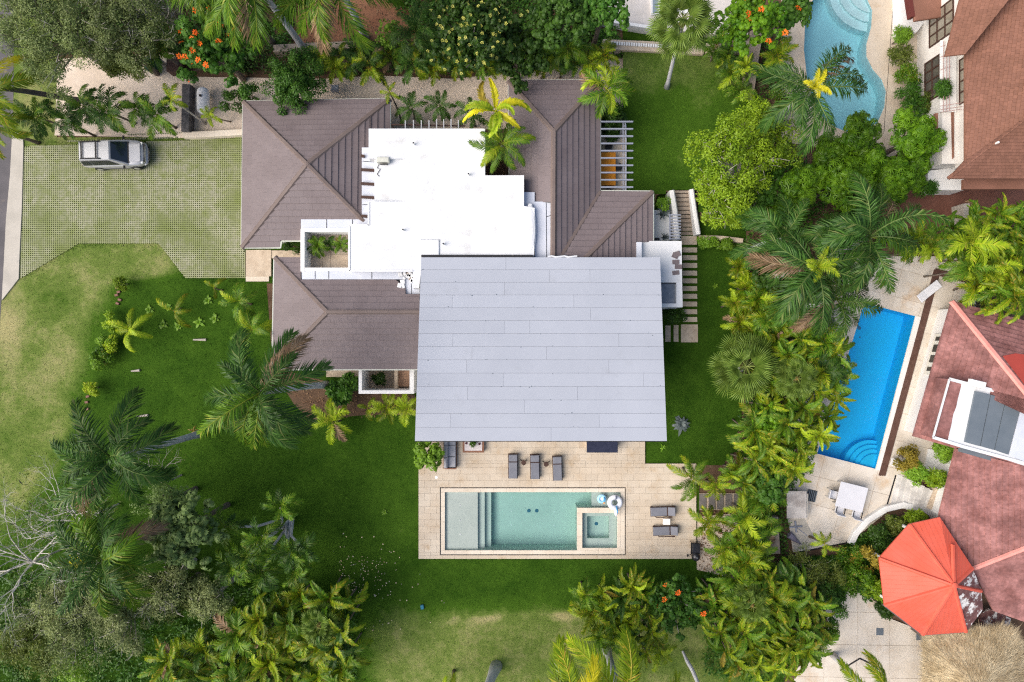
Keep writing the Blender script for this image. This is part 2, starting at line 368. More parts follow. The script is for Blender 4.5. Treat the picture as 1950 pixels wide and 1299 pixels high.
# grass blades as real tufts
DRIVE = [(46, 279), (250, 272), (463, 262), (466, 480), (468, 529), (353, 529), (303, 464), (150, 464), (40, 530), (42, 400)]
DECK = [(797, 780), (1228.5, 780), (1228.5, 883), (1326, 883), (1326, 1064.5), (797, 1064.5)]
def tufts(n):
    px = RNG.uniform(-10, 1480, n); py = RNG.uniform(100, 1310, n); z = np.zeros(n)
    k = ~inside(px, py, NORTH) & ~inside(px, py, DRIVE) & ~inside(px, py, DECK) & ~inside(px, py, [(520, 190), (1260, 150), (1260, 830), (795, 835), (690, 745), (520, 700)])
    it = inside(px, py, grow(TERR, .98)); k &= (~inside(px, py, EAST) | it); k &= ~((px < 46) & (py < 570))
    px, py, it = px[k], py[k], it[k]
    for (a, b) in (((40, 530), (150, 464)), ((150, 464), (303, 464)), ((303, 464), (353, 529)), ((353, 529), (468, 529)), ((60, 278), (460, 264)), ((797, 885), (797, 1064)), ((797, 1065), (1326, 1065))):
        m_ = int(math.hypot(b[0] - a[0], b[1] - a[1]) * (3.5 if a[0] < 600 else 1.5)); u = RNG.random(m_); sg = 4.0 if a[0] < 600 else .7; px = np.concatenate([px, a[0] + (b[0] - a[0]) * u + RNG.normal(0, sg, m_)]); py = np.concatenate([py, a[1] + (b[1] - a[1]) * u + RNG.normal(0, sg, m_)]); it = np.concatenate([it, np.zeros(m_, bool)])
    n = len(px); z = np.where(it, .5, 0.0)
    kk = (H - z) / H / S; x = (px - 975) * kk; y = (649.5 - py) * kk
    d = np.where(it, .2, dryness(px, py)) + RNG.normal(0, .22, n)
    a = RNG.uniform(0, 2 * PI, n); w = RNG.uniform(.015, .035, n); h = RNG.uniform(.012, .045, n); ed_ = np.arange(n) >= k.sum(); h = np.where(ed_, RNG.uniform(.03, .06, n), h); b = RNG.uniform(0, 2 * PI, n)
    V = np.empty((n, 3, 3), np.float32)
    V[:, 0] = np.stack([x - np.cos(a) * w, y - np.sin(a) * w, z - .005], 1); V[:, 1] = np.stack([x + np.cos(a) * w, y + np.sin(a) * w, z - .005], 1)
    V[:, 2] = np.stack([x + np.cos(b) * h * .9, y + np.sin(b) * h * .9, z + h], 1)
    return npmesh('grass', V.reshape(-1, 3), np.arange(3 * n).reshape(-1, 3), np.repeat(d, 3))
tag(link('grass', tufts(230000), m_lawn), 'short lawn grass blades', 'grass', None, 'stuff')
# road, kerb, gravel, soil patches
struct('road', MB().sheet([PP([(-400, -200), (26, -200), (26, 165), (24, 250), (20, 330), (12, 420), (9, 500), (3, 570), (-2, 640), (-20, 800), (-400, 900)])], .008), m_asph)
kb = MB(); kb.prism(PP([(45, 252), (46, 282), (43, 400), (39, 480), (37, 531), (5, 572), (9, 500), (13, 420), (21, 330), (25, 252)]), -.02, .09)
struct('kerb', kb, m_conc)
struct('gravel_path', MB().sheet([PP([(110, 112), (330, 100), (350, 146), (470, 148), (620, 150), (720, 144), (860, 150), (1000, 138), (1100, 124), (1187, 110), (1187, 236), (960, 266), (458, 264), (340, 263), (104, 258)])], .006), m_gravel)
struct('red_soil', MB().sheet([PP([(560, -80), (830, -80), (800, 78), (560, 84)])], .003), m_redsoil)
struct('sandy_bed', MB().sheet([PP([(1327, 985), (1420, 975), (1440, 1050), (1390, 1100), (1327, 1085)])], .004), m_gravel)
struct('planting_bed', MB().sheet([PP([(508, 540), (522, 540), (522, 700), (690, 745), (790, 752), (795, 790), (700, 790), (590, 800), (560, 770), (520, 705)])], .012), m_soil)
# grass-paver drive
def pavermat():
    m, nt, bs = nodes_of('paver_lattice')
    n1 = ramp(nt, noise(nt, 1.6, 7, .75), .42, .66); c = mixc(nt, n1, (.345, .34, .235), (.215, .245, .085))
    c = mixc(nt, ramp(nt, noise(nt, 5, 3), .5, .75), c, (.20, .23, .08)); c = mixc(nt, ramp(nt, noise(nt, .22, 4, .6), .44, .66), c, (.17, .205, .06)); nt.links.new(c, bs.inputs['Base Color']); bs.inputs['Roughness'].default_value = .9; return m
m_pav = pavermat()
m_cell = M('paver_cell_grass', (.058, .066, .022), (.10, .115, .036), .95, .8, 16, .4)
drv = tag(B('driveway', MB().sheet([PP(DRIVE)], .014), m_cell), 'grass paver driveway', None, None, 'structure')
def scan(poly, t, axis):                              # segments of the line axis=t inside poly
    xs = []; n = len(poly)
    for i in range(n):
        p, q = poly[i], poly[(i + 1) % n]
        if (p[axis] > t) != (q[axis] > t): xs.append(p[1 - axis] + (q[1 - axis] - p[1 - axis]) * (t - p[axis]) / (q[axis] - p[axis]))
    xs.sort(); return list(zip(xs[::2], xs[1::2]))
lat = MB(); dp = PP(DRIVE)
x = min(p[0] for p in dp) + .05
while x < max(p[0] for p in dp):
    for a, b in scan(dp, x, 0): lat.box((x, (a + b) / 2, .027), (.068, b - a, .03))
    x += .147
y = min(p[1] for p in dp) + .05
while y < max(p[1] for p in dp):
    for a, b in scan(dp, y, 1): lat.box(((a + b) / 2, y, .029), (b - a, .068, .03))
    y += .147
tag(B('paver_lattice', lat, m_pav, drv), None, None, None, 'stuff')
# strip of small edging squares along the palm row
ed = MB()
for i in range(70):
    if random.random() < .9: ed.box(P(130 + i * 3.0, 269 - i * .1, .03), (.06, .09, .06))
    if i > 25: ed.box(P(130 + i * 4.4, 260 - i * .14, .03), (.06, .07, .06))
tag(B('edging', ed, m_pav, drv), None, None, None, 'stuff')
# ---------------- main pool and its travertine deck
DZ = .12
def rectm(x0, y0, x1, y1, z=DZ):                       # px rect -> metres (xmin,ymin,xmax,ymax)
    a = P(x0, y1, z); b = P(x1, y0, z); return (a.x, a.y, b.x, b.y)
deck = MB(); SL = [(838.6, 928.8), (1191, 928.8), (1191, 1056.8), (838.6, 1056.8)]
deck.sheet([PP(DECK, DZ), PP([(846.5, 937), (1182.6, 937), (1182.6, 1048.4), (846.5, 1048.4)], DZ)], DZ - .03)
dk = PP(DECK, DZ)
for i in range(6): a, b = dk[i], dk[(i + 1) % 6]; deck.add([(a.x, a.y, -.05), (b.x, b.y, -.05), (b.x, b.y, DZ - .03), (a.x, a.y, DZ - .03)], [(0, 1, 2, 3)])
pdeck = struct('pool_deck', deck, m_joint, 'travertine terrace around the turquoise pool')
tiles = []
RECTS = [rectm(797, 780, 1228.5, 883), rectm(797, 883, 1326, 927.9), rectm(797, 927.9, 837.8, 1057.6), rectm(1191.8, 927.9, 1326, 1057.6), rectm(797, 1057.6, 1326, 1064.5)]
tw, th = .84, .46; ox, oy = RECTS[0][0], RECTS[4][1]
for r in RECTS:
    for j in range(-2, 40):
        for i in range(-2, 40):
            X = ox + (i + (.5 if j % 2 else 0)) * tw; Y = oy + j * th
            a, b, c, d = max(X, r[0]), max(Y, r[1]), min(X + tw, r[2]), min(Y + th, r[3])
            if c - a > .06 and d - b > .06: tiles.append((a, b, c, d))
# join neighbours split by rectangle borders is not needed: borders lie on joints of the real terrace too
tiles.sort(key=lambda t: -(t[2] - t[0]) * (t[3] - t[1]))
rest = MB()
for k, (a, b, c, d) in enumerate(tiles):
    mb = MB() if k < 290 else rest; mb._c = random.random()
    mb.bev(((a + c) / 2, (b + d) / 2, DZ - .02 + random.uniform(-.002, .002)), (c - a - .007, d - b - .007, .04), .004)
    if k < 290: B('paving_tile', mb, m_trav, pdeck)
if rest.v: tag(B('paving_tile', rest, m_trav, pdeck), None, None, None, 'stuff')
def frame_stones(parent, o, i_, z, L, mat, name='coping_stone', t=.06):
    (x0, y0, x1, y1), (a0, b0, a1, b1) = o, i_
    segs = [(x0, b1, x1, y1, 0), (x0, y0, x1, b0, 0), (x0, b0, a0, b1, 1), (a1, b0, x1, b1, 1)]
    for (u0, v0, u1, v1, ax) in segs:
        ln = (v1 - v0) if ax else (u1 - u0); n = max(1, round(ln / L))
        for q in range(n):
            p0, p1 = q / n, (q + 1) / n
            c = (u0, v0 + ln * p0, u1, v0 + ln * p1) if ax else (u0 + ln * p0, v0, u0 + ln * p1, v1)
            B(name, MB().bev(((c[0] + c[2]) / 2, (c[1] + c[3]) / 2, z - t / 2), (c[2] - c[0] - .006, c[3] - c[1] - .006, t), .006), mat, parent)
so = rectm(839.6, 929.8, 1190, 1055.8); si = rectm(847.3, 937.5, 1182, 1048)
pool = thing('swimming_pool', 'rectangular turquoise swimming pool with built-in square spa', 'swimming pool', ((so[0] + so[2]) / 2, (so[1] + so[3]) / 2, 0))
frame_stones(pool, so, si, DZ + .004, .95, m_cope)
sl = MB(); e = .05
for (a, b, c, d) in ((so[0] - e, so[1] - e, so[2] + e, so[1]), (so[0] - e, so[3], so[2] + e, so[3] + e), (so[0] - e, so[1], so[0], so[3]), (so[2], so[1], so[2] + e, so[3])):
    sl.box(((a + c) / 2, (b + d) / 2, .100), (c - a, d - b, .012))
B('drain_slot', sl, m_dark, pool)
m_ptile = M('pale_pool_tile', (.60, .66, .60), (.66, .71, .65), .5, .6, 5, .04, rndv=.03)
def water(name, col, dens, parent, mb, bscale=2.5, bs=.05):
    m, nt, p = nodes_of(name); nt.nodes.remove(p)
    tr = nn(nt, 'ShaderNodeBsdfTransparent'); gl = nn(nt, 'ShaderNodeBsdfGlossy', Roughness=.04)
    fr = nn(nt, 'ShaderNodeFresnel', IOR=1.33); mx = nn(nt, 'ShaderNodeMixShader')
    b = nn(nt, 'ShaderNodeBump', Strength=.25, Distance=bs); nt.links.new(noise(nt, bscale, 3), b.inputs['Height'])
    nt.links.new(b.outputs[0], gl.inputs['Normal']); nt.links.new(b.outputs[0], fr.inputs['Normal'])
    nt.links.new(fr.outputs[0], mx.inputs[0]); nt.links.new(tr.outputs[0], mx.inputs[1]); nt.links.new(gl.outputs[0], mx.inputs[2])
    out = nt.nodes['Material Output']; nt.links.new(mx.outputs[0], out.inputs[0])
    va = nn(nt, 'ShaderNodeVolumeAbsorption', Density=dens); va.inputs[0].default_value = (*col, 1); nt.links.new(va.outputs[0], out.inputs[1])
    return B('water', mb, m, parent)
WZ = .03
def inbox(mb, r, z0, z1):                              # open-top basin seen from inside
    x0, y0, x1, y1 = r
    mb.add([(x0, y0, z0), (x1, y0, z0), (x1, y1, z0), (x0, y1, z0), (x0, y0, z1), (x1, y0, z1), (x1, y1, z1), (x0, y1, z1)],
           [(0, 1, 2, 3), (0, 4, 5, 1), (1, 5, 6, 2), (2, 6, 7, 3), (3, 7, 4, 0)])
basin = MB(); inbox(basin, si, -1.35, DZ - .05); B('basin', basin, m_ptile, pool)
sx = lambda x: P(x, 1000, DZ).x; sy = lambda y: P(1000, y, DZ).y
shelf = MB(); shelf.box(((si[0] + sx(909.4)) / 2, (si[1] + si[3]) / 2, -.85), (sx(909.4) - si[0] - .002, si[3] - si[1] - .004, 1.44)); B('shelf', shelf, m_ptile, pool)
for x0, x1, z in ((909.4, 922.4, -.42), (922.4, 934.6, -.75)):
    B('step', MB().box(((sx(x0) + sx(x1)) / 2, (si[1] + si[3]) / 2, (z - 1.349) / 2), (sx(x1) - sx(x0) - .001, si[3] - si[1] - .004, z + 1.349)), m_ptile, pool)
for x0, z in ((1128, -.34), (1146, -.26)):              # benches in the channel behind the spa
    B('bench', MB().box(((sx(x0) + si[2]) / 2, (si[3] + sy(967)) / 2, (z - 1.3) / 2), (si[2] - sx(x0) - .002, si[3] - sy(967) - .002, 1.3 + z)), m_ptile, pool)
spo = (sx(1098.7), si[1], si[2], sy(967)); spi = (sx(1109), sy(1043.6), sx(1175.4), sy(977))
frame_stones(pool, (spo[0], spo[1] - .0, spo[2] + .001, spo[3]), spi, DZ + .012, .8, m_cope, t=.08)
sw = MB()
for (a, b, c, d) in ((spo[0] + .02, spo[1], spi[0], spo[3] - .02), (spi[2], spo[1], spo[2] - .002, spo[3] - .02), (spi[0], spo[1], spi[2], spi[1]), (spi[0], spi[3], spi[2], spo[3] - .02)):
    sw.box(((a + c) / 2, (b + d) / 2, -.65), (c - a, d - b, 1.38))
B('spa_wall', sw, m_ptile, pool)
sb = MB(); d0 = (sx(1119.5), sy(1029), sx(1162), sy(986.5))
for (a, b, c, d) in ((spi[0], spi[1], d0[0], spi[3]), (d0[2], spi[1], spi[2], spi[3]), (d0[0], spi[1], d0[2], d0[1]), (d0[0], d0[3], d0[2], spi[3])):
    sb.box(((a + c) / 2, (b + d) / 2, -.86), (c - a, d - b, .96))
B('spa_bench', sb, m_ptile, pool)
B('spa_floor', MB().box(((d0[0] + d0[2]) / 2, (d0[1] + d0[3]) / 2, -1.1), (d0[2] - d0[0], d0[3] - d0[1], .3)), m_ptile, pool)
m_drn = M('blue_drain', (.05, .16, .26), (.06, .2, .3))
for cx, cy, z in ((1008, 982.5, -1.34), (1023.5, 982.5, -1.34), (1139, 1005, -.94)):
    p = P(cx, cy, DZ); B('drain', MB().lathe((p.x, p.y, z), [(.13, 0), (.13, .02), (.10, .03)], 10), m_drn, pool)
m_lamp = M('pool_lamp_white', (.8, .8, .8))
for cx, cy, z in ((876, 964, -.125), (876, 992.5, -.125), (876, 1019.5, -.125), (974, 956, -1.345), (974, 983, -1.345), (974, 1010, -1.345), (1058, 957, -1.345), (1058, 984, -1.345), (1058, 1011, -1.345)):
    p = P(cx, cy, DZ); B('floor_inlet', MB().lathe((p.x, p.y, z), [(.055, 0), (.055, .015), (.04, .02)], 8), m_lamp, pool)
water('turquoise_water', (.20, .84, .80), .235, pool, MB().box(((si[0] + si[2]) / 2, (si[1] + si[3]) / 2, (WZ - 1.45) / 2), (si[2] - si[0] + .04, si[3] - si[1] + .04, 1.45 + WZ)))
for cx, cy in ((831, 909), (975, 909)): p = P(cx, cy, DZ); tag(B('skimmer_lid', MB().lathe((p.x, p.y, DZ), [(.10, 0), (.10, .006), (.08, .01)], 12), m_lamp), 'round white skimmer lid %s' % ('near the sofa end' if cx < 900 else 'below the left lounger'), 'lid')
# ---------------- neighbour pools
def pool_poly(name, label, outline, z, depth, wz, tilec, wcol, wd, coping=None):
    c = PP(outline, z); ctr = sum(c, Vector((0, 0))) / len(c); t = thing(name, label, 'swimming pool', (ctr.x, ctr.y, 0)); n = len(c)
    if area(c) and sum(c[i].x * c[(i + 1) % n].y - c[(i + 1) % n].x * c[i].y for i in range(n)) < 0: c = c[::-1]
    b = MB(); b.sheet([c], -depth)
    for i in range(n): p, q = c[i], c[(i + 1) % n]; b.add([(p.x, p.y, -depth), (q.x, q.y, -depth), (q.x, q.y, z - .02), (p.x, p.y, z - .02)], [(3, 2, 1, 0)])
    mt = M(name + '_tile', tilec, tuple(min(.9, x * 1.05) for x in tilec), .5, .5, 4, .03); B('basin', b, mt, t)
    cc = [ctr + (p - ctr) * 1.003 for p in c]
    water(name + '_water', wcol, wd, t, MB().prism(cc, -depth - .05, wz)); return t, mt, c
p2, mt2, c2 = pool_poly('blue_pool', 'bright blue rectangular pool lying aslant beside the red roofed house', POOL2, .1, 1.3, .03, (.015, .52, .90), (.02, .6, .94), .10)
cor = P(1667, 893, .1).xy; e1 = (c2[0] - c2[0]); a0 = math.atan2(*(P(1743, 602, .1).xy - cor).yx); a1 = math.atan2(*(P(1556, 864, .1).xy - cor).yx)
for k, (r, z) in enumerate(((1.0, -.15), (1.32, -.3), (1.62, -.46), (1.92, -.64))):
    s_ = [cor] + [cor + Vector((math.cos(a0 + (a1 - a0) * q / 16), math.sin(a0 + (a1 - a0) * q / 16))) * r for q in range(17)]
    B('corner_step', MB().prism([cor + (v - cor) * .999 for v in s_], -1.29, z), mt2, p2)
for (x, y) in ((1654, 624), (1655, 642)): q = P(x, y); B('drain', MB().lathe((q.x, q.y, -1.295), [(.14 if y < 630 else .06, 0), (.1 if y < 630 else .05, .03)], 10), m_drn, p2)
p1_, mt1, c1 = pool_poly('freeform_pool', 'pale blue curved pool by the terracotta roofed house', POOL1, .1, 1.2, .03, (.42, .68, .72), (.25, .76, .88), .22)
cen = P(1668, -30, .1).xy
for r, z in ((1.9, -.15), (2.5, -.3), (3.1, -.48)):
    arc = [cen + Vector((math.cos(q), math.sin(q))) * r for q in [k * 2 * PI / 28 for k in range(28)]]; pc = [tuple(v) for v in c1]
    for i in range(28):
        a, b = arc[i], arc[(i + 1) % 28]; nx_, ny_ = (b - a).y, -(b - a).x; pc = clip(pc, nx_, ny_, nx_ * a.x + ny_ * a.y)
    pc = clean(pc); pcx = sum(v[0] for v in pc) / len(pc); pcy = sum(v[1] for v in pc) / len(pc); pc = [(pcx + (v[0] - pcx) * .997, pcy + (v[1] - pcy) * .997) for v in pc]
    B('curved_step', MB().prism(pc, -1.19, z), M('pool_step_white', (.50, .72, .75)), p1_)
dn = MB(); D1 = [(1488, -80), (1738, -80), (1746, 60), (1748, 170), (1760, 250), (1700, 300), (1488, 270)]
dn.sheet([PP(D1, .1), [tuple(v) for v in c1]], .1); struct('pool_terrace', dn, m_trav, 'travertine terrace around the curved pool')
tag(B('joint_strip', MB().beam(P(1703, -20, .102), P(1683, 255, .102), .03, .006), m_dark), 'dark expansion joint across the curved pool terrace', 'joint')
# slabs round the blue pool
def slabs(name, label, pieces, rot, w, h, z, mat, org=(1700, 1000), cap=250):
    base = MB(); cr, sr = math.cos(rot), math.sin(rot); o = P(*org, z).xy
    polys = [PP(p, z) for p in pieces]
    for p in polys: base.sheet([p], z - .025)
    root = struct(name, base, m_joint, label); n = 0
    for p in polys:
        q = [((v.x - o.x) * cr + (v.y - o.y) * sr, -(v.x - o.x) * sr + (v.y - o.y) * cr) for v in p]
        i0, i1 = math.floor(min(v[0] for v in q) / w), math.ceil(max(v[0] for v in q) / w)
        j0, j1 = math.floor(min(v[1] for v in q) / h), math.ceil(max(v[1] for v in q) / h)
        for i in range(i0, i1):
            for j in range(j0, j1):
                g_ = .012; c = clip(q, -1, 0, -(i * w + g_)); c = clip(c, 1, 0, (i + 1) * w - g_) if c else c
                c = clip(c, 0, -1, -(j * h + g_)) if c else c; c = clip(c, 0, 1, (j + 1) * h - g_) if c else c
                c = clean(c) if c else c
                if not c or len(c) < 3 or area(c) < .02: continue
                c = [(x * cr - y * sr + o.x, x * sr + y * cr + o.y) for x, y in c]
                B('paving_slab', MB().prism(c, z - .03, z + random.uniform(-.003, .003)), mat, root)
    return root
TH2 = math.atan2(*(P(1743, 602).xy - P(1667, 893).xy).yx) - PI / 2
slabs('blue_pool_terrace', 'stained pale stone terrace around the blue pool', [
    [(1585, 488), (1855, 488), (1860, 612), (1743, 602), (1646, 577), (1585, 577)], [(1585, 577), (1646, 577), (1556, 864), (1500, 864)],
    [(1743, 602), (1838, 610), (1768, 880), (1735, 912), (1667, 893)],
    [(1490, 864), (1556, 864), (1667, 893), (1735, 912), (1716, 955), (1690, 975), (1656, 1002), (1618, 1034), (1510, 1052), (1496, 950)]], TH2, 1.95, 1.95, .1, m_patio)
slabs('lower_patio', 'pale square slab patio below the coral roof', [[(1568, 1132), (1662, 1120), (1700, 1180), (1790, 1215), (1900, 1230), (1900, 1340), (1505, 1340), (1515, 1278), (1578, 1200)]], R(-1), 2.3, 2.3, .06, m_patio, (1633, 1166))
wc = MB()
for a, b, w in (((1749, 603), (1674, 896), .42),): wc.beam(P(*a, .112), P(*b, .112), w, .03)
struct('white_coping', wc, M('white_stone', (.72, .70, .66), (.78, .76, .72), .7, .6, 8, .06))
# ------------------------------------------------------------------ roofs
def plane3(a, b, c):
    a, b, c = (p if isinstance(p, Vector) else P(*p) for p in (a, b, c)); n = (b - a).cross(c - a)
    return (-n.x / n.z, -n.y / n.z, a.z + (n.x * a.x + n.y * a.y) / n.z)
def pz(pl, x, y): return pl[0] * x + pl[1] * y + pl[2]
def onp(px, py, pl):                                   # surveyed point lying on a roof plane
    g_ = P(px, py); t = (H - pl[2]) / (H + pl[0] * g_.x + pl[1] * g_.y); return Vector((g_.x * t, g_.y * t, H - H * t))
SHING = []
def roof_face(parent, pl, pieces, course=.385, tile=.56, bucket=None, eave=None, gap=.0025):
    bucket = SHING if bucket is None else bucket
    d = Vector((-pl[0], -pl[1])).normalized(); t = Vector((-d.y, d.x))
    polys = [[(lambda q: (q.x * d.x + q.y * d.y, q.x * t.x + q.y * t.y))(onp(x, y, pl)) for x, y in pc] for pc in pieces]
    um = eave if eave is not None else max(p[0] for pc in polys for p in pc); dk = MB()
    for pc in polys: dk.slab([(u * d.x + v * t.x, u * d.y + v * t.y, pz(pl, u * d.x + v * t.x, u * d.y + v * t.y) - .035) for u, v in pc], .12)
    for pc in polys:
        k0 = max(0, math.floor((um - max(p[0] for p in pc)) / course)); k1 = math.ceil((um - min(p[0] for p in pc)) / course)
        for k in range(k0, k1):
            hi = um - k * course; lo = hi - course - .02
            c = clip(pc, 1, 0, hi); c = clip(c, -1, 0, -lo) if c else c
            if not c: continue
            off = (k % 2) * tile / 2 + (k * .137 % .1); j0 = math.floor((min(p[1] for p in c) - off) / tile); j1 = math.ceil((max(p[1] for p in c) - off) / tile)
            for j in range(j0, j1):
                q = clip(c, 0, -1, -(off + j * tile + gap)); q = clip(q, 0, 1, off + (j + 1) * tile - gap) if q else q
                q = clean(q) if q else q
                if not q or len(q) < 3 or area(q) < .004: continue
                pts = []
                for u, v in q:
                    x, y = u * d.x + v * t.x, u * d.y + v * t.y
                    pts.append((x, y, pz(pl, x, y) + .005 + .06 * (1 - (hi - u) / course)))
                bucket.append((area(q), pts, parent))
    return dk
def emit(bucket, mat, cap, name='shingle', thick=.04):
    bucket.sort(key=lambda s_: -s_[0]); rest = {}
    for k, (a, pts, par) in enumerate(bucket):
        mb = MB() if k < cap else rest.setdefault(par.name, (par, MB()))[1]
        mb._c = random.random(); mb.slab(pts, thick)
        if k < cap: B(name, mb, mat, par)
    for par, mb in rest.values(): tag(B(name, mb, mat, par), None, None, None, 'stuff')
villa = thing('villa', 'villa with brown hip roofs, white flat roofs and one large grey panel roof', 'house', P(900, 450, 0))
def hip_roof(faces, caps, gutters, label=None):
    root = None; first = MB(); hold = []
    dummy = link('hip_roof', bpy.data.meshes.new('hip_roof'), None, villa)
    for pl, pcs in faces: m = roof_face(dummy, pl, pcs); first.add(m.v, m.f)
    dummy.data = first.mesh('hip_roof'); dummy.data.materials.append(m_dark)
    for a, b in caps: B('hip_cap', MB().cap(a, b, .40, .085), m_hip, dummy, smooth=False)
    gm = M('pale_gutter', (.50, .52, .45), (.56, .58, .52))
    for a, b in gutters: B('gutter', MB().beam(Vector(a) + Vector((0, 0, -.03)), Vector(b) + Vector((0, 0, -.03)), .09, .1), gm, dummy)
    return dummy
E0 = 3.0
NW, NE, SE, SW, AP = (463, 193, E0), (743, 188, E0), (740, 471, E0), (460, 472, E0), (585, 312, 5.0)
pN, pW, pS, pE = plane3(NW, NE, AP), plane3(NW, SW, AP), plane3(SW, SE, AP), plane3(NE, SE, AP)
hip_roof([(pN, [[(463, 193), (743, 188), (585, 312)]]), (pW, [[(463, 193), (585, 312), (460, 472)]]),
          (pS, [[(585, 312), (690, 418), (502, 418)], [(502, 418), (573, 418), (573, 458), (471, 458)], [(471, 458), (534, 458), (533, 471), (460, 472)]]),
          (pE, [[(585, 312), (690, 229.6), (690, 418)], [(690, 229.6), (706, 217), (706, 282), (690, 282)], [(704, 218.6), (743, 188), (743, 247), (704, 247)]])],
         [(P(*AP), P(*NW)), (P(*AP), P(*NE)), (P(*AP), P(*SW)), (P(*AP), onp(694, 422, pS))],
         [(P(*NW), P(*SW)), (P(*NW), P(*NE)), (P(*SW), P(534, 472, E0)), (P(534, 472, E0), P(536, 459, 3.15)), (P(536, 459, 3.15), P(573, 459, 3.15)), (P(743, 188, E0), P(743, 246, E0))])
RZ = 4.45
q1 = plane3((523, 490, E0), (519, 703, E0), (624, 594, RZ)); q2 = plane3((523, 490, E0), (800, 490, E0), (624, 594, RZ)); q3 = plane3((519, 703, E0), (796, 703, E0), (624, 594, RZ))
hip_roof([(q1, [[(523, 490), (624, 594), (519, 703)]]),
          (q2, [[(523, 490), (573, 490), (573, 541)], [(564, 532), (752, 532), (772, 546), (772, 594), (624, 594)], [(772, 560), (799, 560), (799, 594), (772, 594)]]),
          (q3, [[(624, 594), (800, 594), (796, 703), (519, 703)]])],
         [(P(624, 594, RZ), P(523, 490, E0)), (P(624, 594, RZ), P(519, 703, E0)), (P(622, 594, RZ), P(799, 594, RZ))],
         [(P(522, 489, E0), P(518, 704, E0)), (P(519, 704, E0), P(796, 704, E0))])
R3 = 4.55
r1 = plane3((968, 153, E0), (1143, 153, E0), (1055, 250, R3)); r2 = plane3((1143, 153, E0), (1143, 400, E0), (1055, 250, R3)); r3 = plane3((968, 153, E0), (968, 400, E0), (1055, 250, R3))
zv = onp(1067, 490, r2).z
s1 = plane3((1143, 364, E0), (1243, 364.5, E0), (1067, 490, zv)); zh = onp(1115, 490, s1).z; s2 = plane3((1243, 365, E0), (1243, 490, E0), (1115, 490, zh))
hip_roof([(r1, [[(968, 153), (1143, 153), (1055, 250)]]), (r2, [[(1055, 250), (1143, 153), (1143, 363), (1067, 491), (1053, 491)]]),
          (r3, [[(968, 153), (1055, 250), (1055, 335), (970, 335)], [(994, 335), (1055, 335), (1055, 367), (994, 367)], [(1017, 367), (1055, 367), (1055, 385), (1017, 385)], [(1049, 385), (1055, 385), (1054, 492), (1048, 492)]])],
         [(P(1055, 250, R3), P(968, 153, E0)), (P(1055, 250, R3), P(1143, 153, E0)), (P(1055, 249, R3), onp(1054, 491, r2))],
         [(P(968, 153, E0), P(1143, 153, E0)), (P(1143, 153, E0), P(1143, 363, E0)), (P(968, 153, E0), P(970, 335, E0))])
hip_roof([(s1, [[(1143, 364), (1243, 365), (1115, 491), (1067, 491)]]), (s2, [[(1243, 365), (1243, 461), (1212, 461), (1146, 461)], [(1145, 461), (1212, 461), (1212, 491), (1115, 491)]])],
         [(P(1143, 364, E0), onp(1067, 491, s1)), (P(1243, 365, E0), onp(1115, 491, s1))], [(P(1143, 363.5, E0), P(1244, 364.5, E0)), (P(1244, 365, E0), P(1244, 460, E0))])
emit(SHING, m_shing, 300)
# ---- white flat roofs
FZ = 4.6
main = [(702, 245), (922, 245), (922, 334), (996, 334), (996, 392), (1018, 396), (1017, 497), (804, 497), (798, 549), (786, 549), (786, 516), (665, 516), (665, 429), (702, 429), (702, 384), (771, 384), (771, 302), (702, 302)]
fr = B('flat_roof', MB().prism(PP(main, FZ), 2.0, FZ), m_white, villa)
B('flat_roof', MB().prism(PP([(713, 302), (772, 302), (772, 385), (713, 385)], 4.3), 2.0, 4.3), m_white, villa)
# thick lip of the coating along the edges
for a, b in (((702, 429), (702, 385)), ((665, 429), (702, 429)), ((665, 430), (665, 516)), ((665, 516), (786, 516)), ((996, 334), (996, 392)), ((922, 246), (922, 334))): B('roof_edge', MB().beam(P(*a, FZ + .01), P(*b, FZ + .01), .12, .05), m_white, fr)
B('roof_patch', MB().bev(P(818, 473, FZ) + Vector((0, 0, .04)), (1.25, 1.1, .10), .04), m_white, fr)
B('roof_patch', MB().lathe(P(1010, 437, FZ) - Vector((0, 0, .35)), [(.8, 0), (.78, .2), (.6, .36), (.3, .4)], 14, .5, 2.2), m_white, fr)
for x, y in ((787, 272), (892, 331), (767, 437), (844, 464)): v = MB(); v.tube([P(x, y, FZ + .35) - Vector((0, 0, .36)), P(x, y, FZ + .35)], .06, 8); o = B('vent_pipe', v, m_wall, fr); B('pipe_mouth', MB().lathe(P(x, y, FZ + .35), [(.055, 0), (.05, .012)], 8), m_dark, o)
def strip(poly, z, t=.3, mat=m_memb, seams=()):
    o = B('flashing', MB().prism(PP(poly, z), z - t, z), mat, villa)
    for a, b in seams: B('seam', MB().beam(P(*a, z + .008), P(*b, z + .008), .035, .016), m_dark, o)
strip([(689, 281), (716, 281), (716, 417), (689, 417)], 3.75, .5, m_memb, [((690, 307), (716, 309)), ((690, 390), (712, 390)), ((701, 390), (701, 415))])
strip([(573, 417), (706, 417), (706, 431), (668, 431), (668, 440), (573, 440)], 3.72, .3, m_memb, [((622, 418), (622, 439)), ((671, 418), (671, 430))])
strip([(574, 512), (789, 514), (789, 532), (575, 532)], 3.7, .3, m_memb, [((600, 514), (600, 531)), ((626, 514), (626, 531)), ((708, 516), (708, 531))])
strip([(771, 532), (799, 532), (799, 562), (771, 562)], 3.76, .3, m_memb, [((783, 540), (784, 560))])
strip([(1016, 384), (1052, 384), (1052, 493), (1016, 493)], 4.2, .6, m_memb, [((1040, 386), (1041, 492)), ((1040, 413), (1051, 410)), ((1018, 478), (1018, 492))])
strip([(996, 366), (1018, 366), (1018, 396), (996, 396)], 4.1, .6, m_memb)
